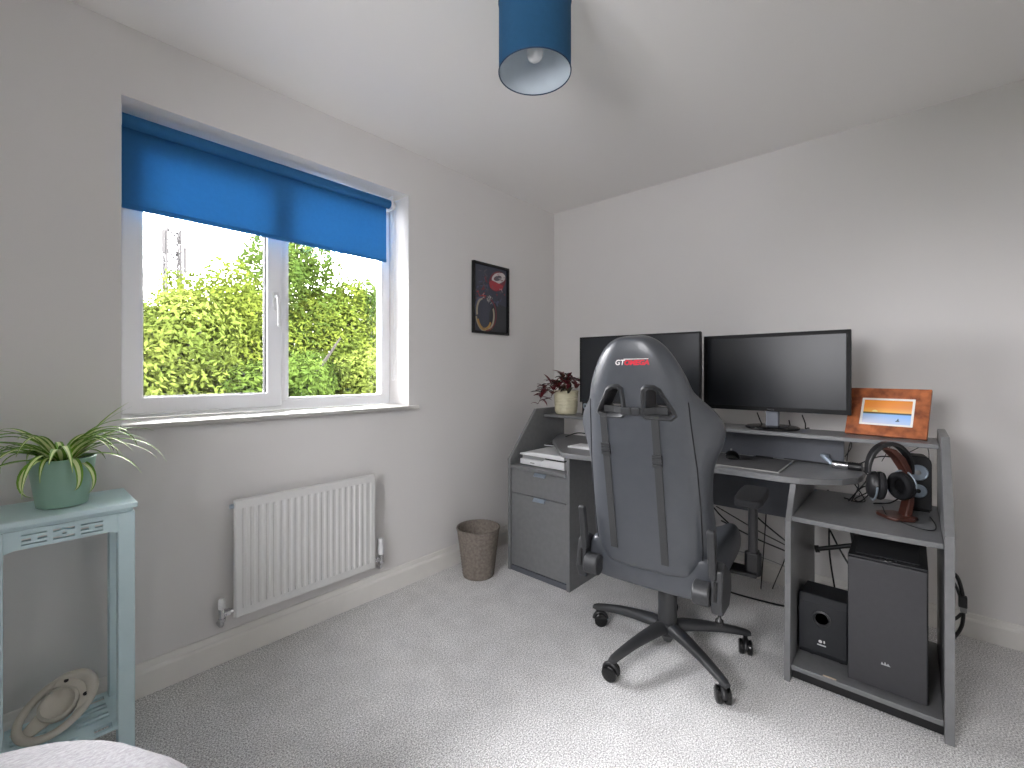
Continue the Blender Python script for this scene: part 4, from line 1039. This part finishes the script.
# printer
pr = thing('printer', (2.16, 1.585, .6252), 'white compact printer on the cabinet beside the desktop', 'printer', rz=0)
qx0, qx1, qy0, qy1 = 2.030, 2.300, 1.425, 1.742
m = MB(); m.prism([(qy0, .628), (qy1, .628), (qy1, .660), (qy0+.155, .660), (qy0+.135, .672), (qy0, .672)], 'x', qx0, qx1); m.build('body', WHITEP, pr, bevel=.004)
m = MB(); m.box((qx0+.015, qy0+.14, .6602), (qx1-.005, qy1-.006, .682)); m.build('scanner_bed', GREYP, pr, bevel=.002)
m = MB(); m.box((qx0+.006, qy0+.004, .6722), (qx1-.002, qy0+.135, .680)); m.build('hinge_gap', BLACKP, pr)
m = MB(); m.prism([(qy0-.001, .681), (qy1+.001, .6835), (qy1+.001, .692), (qy1-.10, .706), (qy0+.02, .706), (qy0-.001, .700)], 'x', qx0-.002, qx1); m.build('lid', WHITEP, pr, bevel=.004)
m = MB(); m.box((qx0-.003, qy0+.150, .632), (qx0+.002, qy1-.012, .655)); m.build('paper_tray', WHITEP, pr, bevel=.001)
m = MB(); m.box((qx0-.004, qy0+.205, .640), (qx0-.0025, qy0+.235, .646)); m.build('tray_notch', GREYP, pr)
for x in (qx0+.03, qx1-.03):
    for y in (qy0+.03, qy1-.03):
        m = MB(); m.cyl((x, y, .6252), (x, y, .6285), .008, 10); m.build('foot', RUBBER, pr)
tb = thing('slim_tablet', (2.36, 1.70, .707), 'thin dark tablet with pale edge lying behind the printer', 'tablet', rz=.2)
m = MB(); m.box((-.085, -.070, -.0005), (.085, .060, .0035)); m.build('shell', WHITEP, tb, bevel=.001, world=False)
m = MB(); m.box((-.081, -.066, .0036), (.081, .056, .0075)); m.build('cover', BLACKP, tb, bevel=.001, world=False)
kb = thing('slim_keyboard', (2.14, 1.20, .7502), 'white slim keyboard on the desktop, mostly hidden by the chair', 'keyboard')
m = MB(); m.box((2.085, 1.06, .7503), (2.205, 1.44, .758)); kbb = m.build('base', WHITEP, kb, bevel=.002)
for r_ in range(4):
    for c in range(13):
        m = MB(); m.box((2.092+r_*.028, 1.068+c*.028, .7582), (2.092+r_*.028+.024, 1.068+c*.028+.024, .761)); m.build('key', WHITEP, kb)

# red-leaved plant
RPX, RPY, RPZ = 2.405, 1.672, .9003
rp = thing('potted_red_plant', (RPX, RPY, RPZ), 'crimson-leaved plant in a ribbed cream pot on the raised shelf end', 'plant')
PK = 1.26
prof = [(.040, 0), (.049, .002), (.056, .012)]
for k in range(5):
    z = .02+k*.017; prof += [(.0575+.0008*k, z), (.0578+.0008*k, z+.013), (.0566+.0008*k, z+.015)]
prof += [(.063, .112), (.064, .120), (.060, .121), (.057, .108), (.045, .02), (0, .02)]
m = MB(); m.lathe([(r_*PK, z_*PK) for r_, z_ in prof], (RPX, RPY, RPZ), 40); m.build('pot', CREAM, rp, smooth=35)
m = MB(); m.lathe([(.0565*PK, .105*PK), (0, .110*PK)], (RPX, RPY, RPZ), 24); m.build('soil', SOIL, rp)
def small_leaf(base, az, el, ln, w, droop):
    rows = []; pos = Vector(base); n = 6
    for i in range(n+1):
        t = i/n; ww = max(w*math.sin(PI*min(1, .12+t*.88))**.8, .0006)
        dirv = Vector((math.cos(az)*math.cos(el), math.sin(az)*math.cos(el), math.sin(el))); side = Vector((-math.sin(az), math.cos(az), 0)); nn = dirv.cross(side)
        rows.append([pos-side*ww+nn*ww*.3, pos, pos+side*ww+nn*ww*.3]); pos = pos+dirv*ln/n; el -= droop/n
    m = MB()
    for i in range(n):
        for k in range(2): m.add([rows[i][k], rows[i][k+1], rows[i+1][k+1], rows[i+1][k]], [(0, 1, 2, 3)])
    return m
pr_ = random.Random(3)
stems = [((-.55, .80, 0), .05, .17, -.075), ((-.75, .65, 0), .04, .15, -.03), ((-.45, .9, 0), .07, .15, .0), ((-.2, -.3, 0), .10, .05, .05), ((.1, -.6, 0), .09, .06, .03), ((-.7, .3, 0), .06, .10, -.03), ((.5, .5, 0), .09, .05, .02), ((-.05, .2, 0), .12, .02, .06), ((-.6, -.6, 0), .08, .07, .0)]
for (dx, dy, _), up_, out_, end_ in stems:
    d = Vector((dx, dy, 0)).normalized()
    b0 = Vector((RPX, RPY, RPZ+.136))+d*.012
    pts = bez([b0, b0+d*out_*.35+Vector((0, 0, up_)), b0+d*out_*.75+Vector((0, 0, up_*.7+end_*.4)), b0+d*out_+Vector((0, 0, end_))], 5)
    # stems that lean over the rim stay in front of the back panel
    m = MB(); m.tube(pts, [.0028-.0001*i for i in range(len(pts))], 6); m.build('stem', STEM, rp, smooth=60)
    for k in range(13):
        i = min(len(pts)-1, 3+int(k*(len(pts)-4)/12)); az = pr_.uniform(0, 6.28); 
        if pr_.random() < .5: az = math.atan2(d.y, d.x)+pr_.uniform(-1.1, 1.1)
        o = small_leaf(pts[i], az, pr_.uniform(-.3, 1.1), pr_.uniform(.045, .085), pr_.uniform(.011, .019), pr_.uniform(.3, 1.4))
        o.build('leaf', REDLEAF if pr_.random() < .68 else DARKLEAF, rp, smooth=60)

# ================================================================== CABLES
CABLE = M('black_cable', (20, 20, 21), .5, noise=(50, .2))
def cable(pts, label, r=.003, mat=None):
    m = MB(); m.tube(bez(pts, 10), r, 6); o = m.build('cable', mat or CABLE, smooth=70); tag(o, label, 'cable', 'cables around the desk'); return o
bxk = 2.60
cable([(2.60, .46, .93), (2.62, .455, .86), (2.66, .45, .6), (2.70, .47, .3), (2.68, .55, .03)], 'thin black cable dropping behind the desk from the round-based monitor')
cable([(2.475, .575, .97), (2.50, .56, .915), (2.545, .55, .905), (2.56, .55, .86), (2.60, .56, .5), (2.66, .6, .02)], 'black cable left of the round monitor base')
cable([(2.475, .385, .97), (2.49, .375, .93), (2.50, .375, .905), (2.545, .37, .902), (2.56, .37, .86), (2.58, .36, .5), (2.6, .42, .02)], 'black cable right of the round monitor base')
cable([(2.485, .46, .7545), (2.474, .35, .7560), (2.470, .25, .7545), (2.505, .195, .7545), (2.56, .10, .80), (2.56, .02, .78), (2.52, .0, .70), (2.47, .06, .628), (2.40, .12, .6245)], 'black cable running along the shelf back board and over the desktop edge')
cable([(2.44, .22, .80), (2.46, .20, .84), (2.50, .205, .86), (2.52, .215, .82), (2.515, .22, .77)], 'short looped black cable above the torch', .002)
cable([(2.36, .150, .762), (2.33, .135, .74), (2.32, .17, .68), (2.36, .20, .628), (2.42, .16, .68), (2.34, .12, .70), (2.33, .16, .64), (2.42, .22, .624)], 'tangled black cable hanging from the desktop corner', .0028)
cable([(2.34, .12, .755), (2.345, .115, .70), (2.36, .18, .64), (2.42, .15, .627), (2.47, .20, .70), (2.40, .17, .69), (2.35, .19, .63)], 'second tangled loop of black cable beside the headphones', .0025)
cable([(2.50, .02, .83), (2.545, -.045, .86), (2.55, -.050, .75), (2.545, -.040, .70), (2.55, -.055, .66), (2.50, -.05, .625)], 'thin brown-black lead beside the speaker', .0018)
cable([(2.215, .085, .66), (2.21, .07, .63), (2.16, .02, .6235), (2.12, -.03, .6235), (2.14, -.058, .6235), (2.22, -.062, .6235), (2.32, -.05, .6235)], 'headphone lead curling on the low shelf', .002)
cable([(2.545, .10, .78), (2.57, .05, .88), (2.56, -.02, .875), (2.565, -.06, .87)], 'thin lead hung under the raised shelf', .0016)
cable([(2.60, .30, .61), (2.60, .296, .45), (2.58, .29, .30), (2.56, .26, .10)], 'straight black cable behind the subwoofer', .004)
cable([(2.60, .292, .42), (2.60, .25, .33), (2.57, .18, .22), (2.565, .12, .10)], 'slanting black cable behind the subwoofer', .004)
cable([(2.58, .18, .62), (2.59, .182, .5), (2.58, .19, .4), (2.585, .18, .30), (2.57, .175, .2)], 'wavy thin cable beside the tower computer', .0022)
cable([(2.57, .12, .58), (2.558, .185, .555), (2.555, .212, .50), (2.556, .200, .42), (2.56, .19, .32), (2.57, .18, .20)], 'thick black cable bundle behind the tower computer', .010)
cable([(2.62, .75, .55), (2.66, .62, .40), (2.70, .48, .28), (2.64, .40, .24)], 'upper slanting cable under the desktop beyond the armrest', .004)
cable([(2.64, .82, .42), (2.68, .62, .32), (2.70, .48, .262), (2.64, .40, .235)], 'middle slanting cable under the desktop beyond the armrest', .003)
cable([(2.66, .80, .34), (2.69, .64, .275), (2.71, .5, .235), (2.64, .395, .232)], 'lower slanting cable under the desktop beyond the armrest', .004)
cable([(2.68, 1.0, .50), (2.70, .90, .44), (2.70, .82, .36), (2.71, .75, .30)], 'black cable seen between the chair and the armrest', .004)
cable([(2.60, .95, .006), (2.55, .75, .006), (2.56, .55, .006), (2.60, .38, .006)], 'black cable lying on the carpet under the desk', .005)
cable([(2.75, .80, .16), (2.76, .6, .15), (2.74, .45, .12), (2.70, .40, .06)], 'thin pale grey cable drooping along the wall under the desk', .002, GREYP)
cable([(2.38, 1.66, .756), (2.44, 1.60, .780), (2.50, 1.52, .765), (2.49, 1.40, .755)], 'dark cable arching behind the printer', .004)
# bundle beside the right panel
cable([(2.56, -.10, .36), (2.57, -.135, .34), (2.58, -.152, .27), (2.58, -.155, .21), (2.58, -.150, .14), (2.57, -.125, .085), (2.56, -.105, .08)], 'thick black cable loop outside the right desk panel', .007)
cable([(2.56, -.10, .33), (2.57, -.128, .31), (2.58, -.147, .25)], 'short black cable joining the loop outside the right desk panel', .005)
cable([(2.58, -.150, .19), (2.57, -.130, .165), (2.56, -.105, .155)], 'small branch of black cable below the cable tie', .006)
m = MB(); m.cbox((2.58, -.153, .240), (.026, .026, .045)); m.cbox((2.58, -.155, .208), (.02, .02, .022), 1); o = m.build('cable_tie', [BLACKP, GREYP], bevel=.003); tag(o, 'black plug and grey tie gathering the cable loop', 'cable tie')
# black tube bracket
br = thing('tube_bracket', (2.50, .30, .35), 'black metal tube bracket behind the tower bay', 'bracket')
m = MB(); m.cyl((2.50, .325, .352), (2.53, .20, .392), .010, 14); m.build('tube', BLACKP, br, smooth=40)
m = MB(); m.cyl((2.4985, .338, .349), (2.50, .322, .353), .016, 16); m.build('end_cap', RUBBER, br, smooth=40)

# ================================================================== FOREGROUND POUFFE
fx, fy = -.115, .84
ft = thing('grey_pouffe', (fx, fy, 0), 'pale grey boucle upholstered seat edge in the bottom left corner', 'pouffe')
m = MB(); m.lathe([(.20, .03), (.30, .05), (.335, .12), (.345, .25), (.345, .40), (.33, .50), (.28, .556), (.18, .574), (.06, .579), (0, .580)], (fx, fy, 0), 48); m.build('cover', FABRIC, ft, smooth=70)
m = MB(); m.tube([(fx+.343*math.cos(2*PI*k/64), fy+.343*math.sin(2*PI*k/64), .44) for k in range(64)], .006, 8, closed=True); m.build('piping', FABRIC, ft, smooth=70)
for k in range(4):
    a = PI/4+k*PI/2; m = MB(); m.cyl((fx+.2*math.cos(a), fy+.2*math.sin(a), 0), (fx+.19*math.cos(a), fy+.19*math.sin(a), .05), .016, 12, r1=.02); m.build('foot', WOODD, ft, smooth=40)
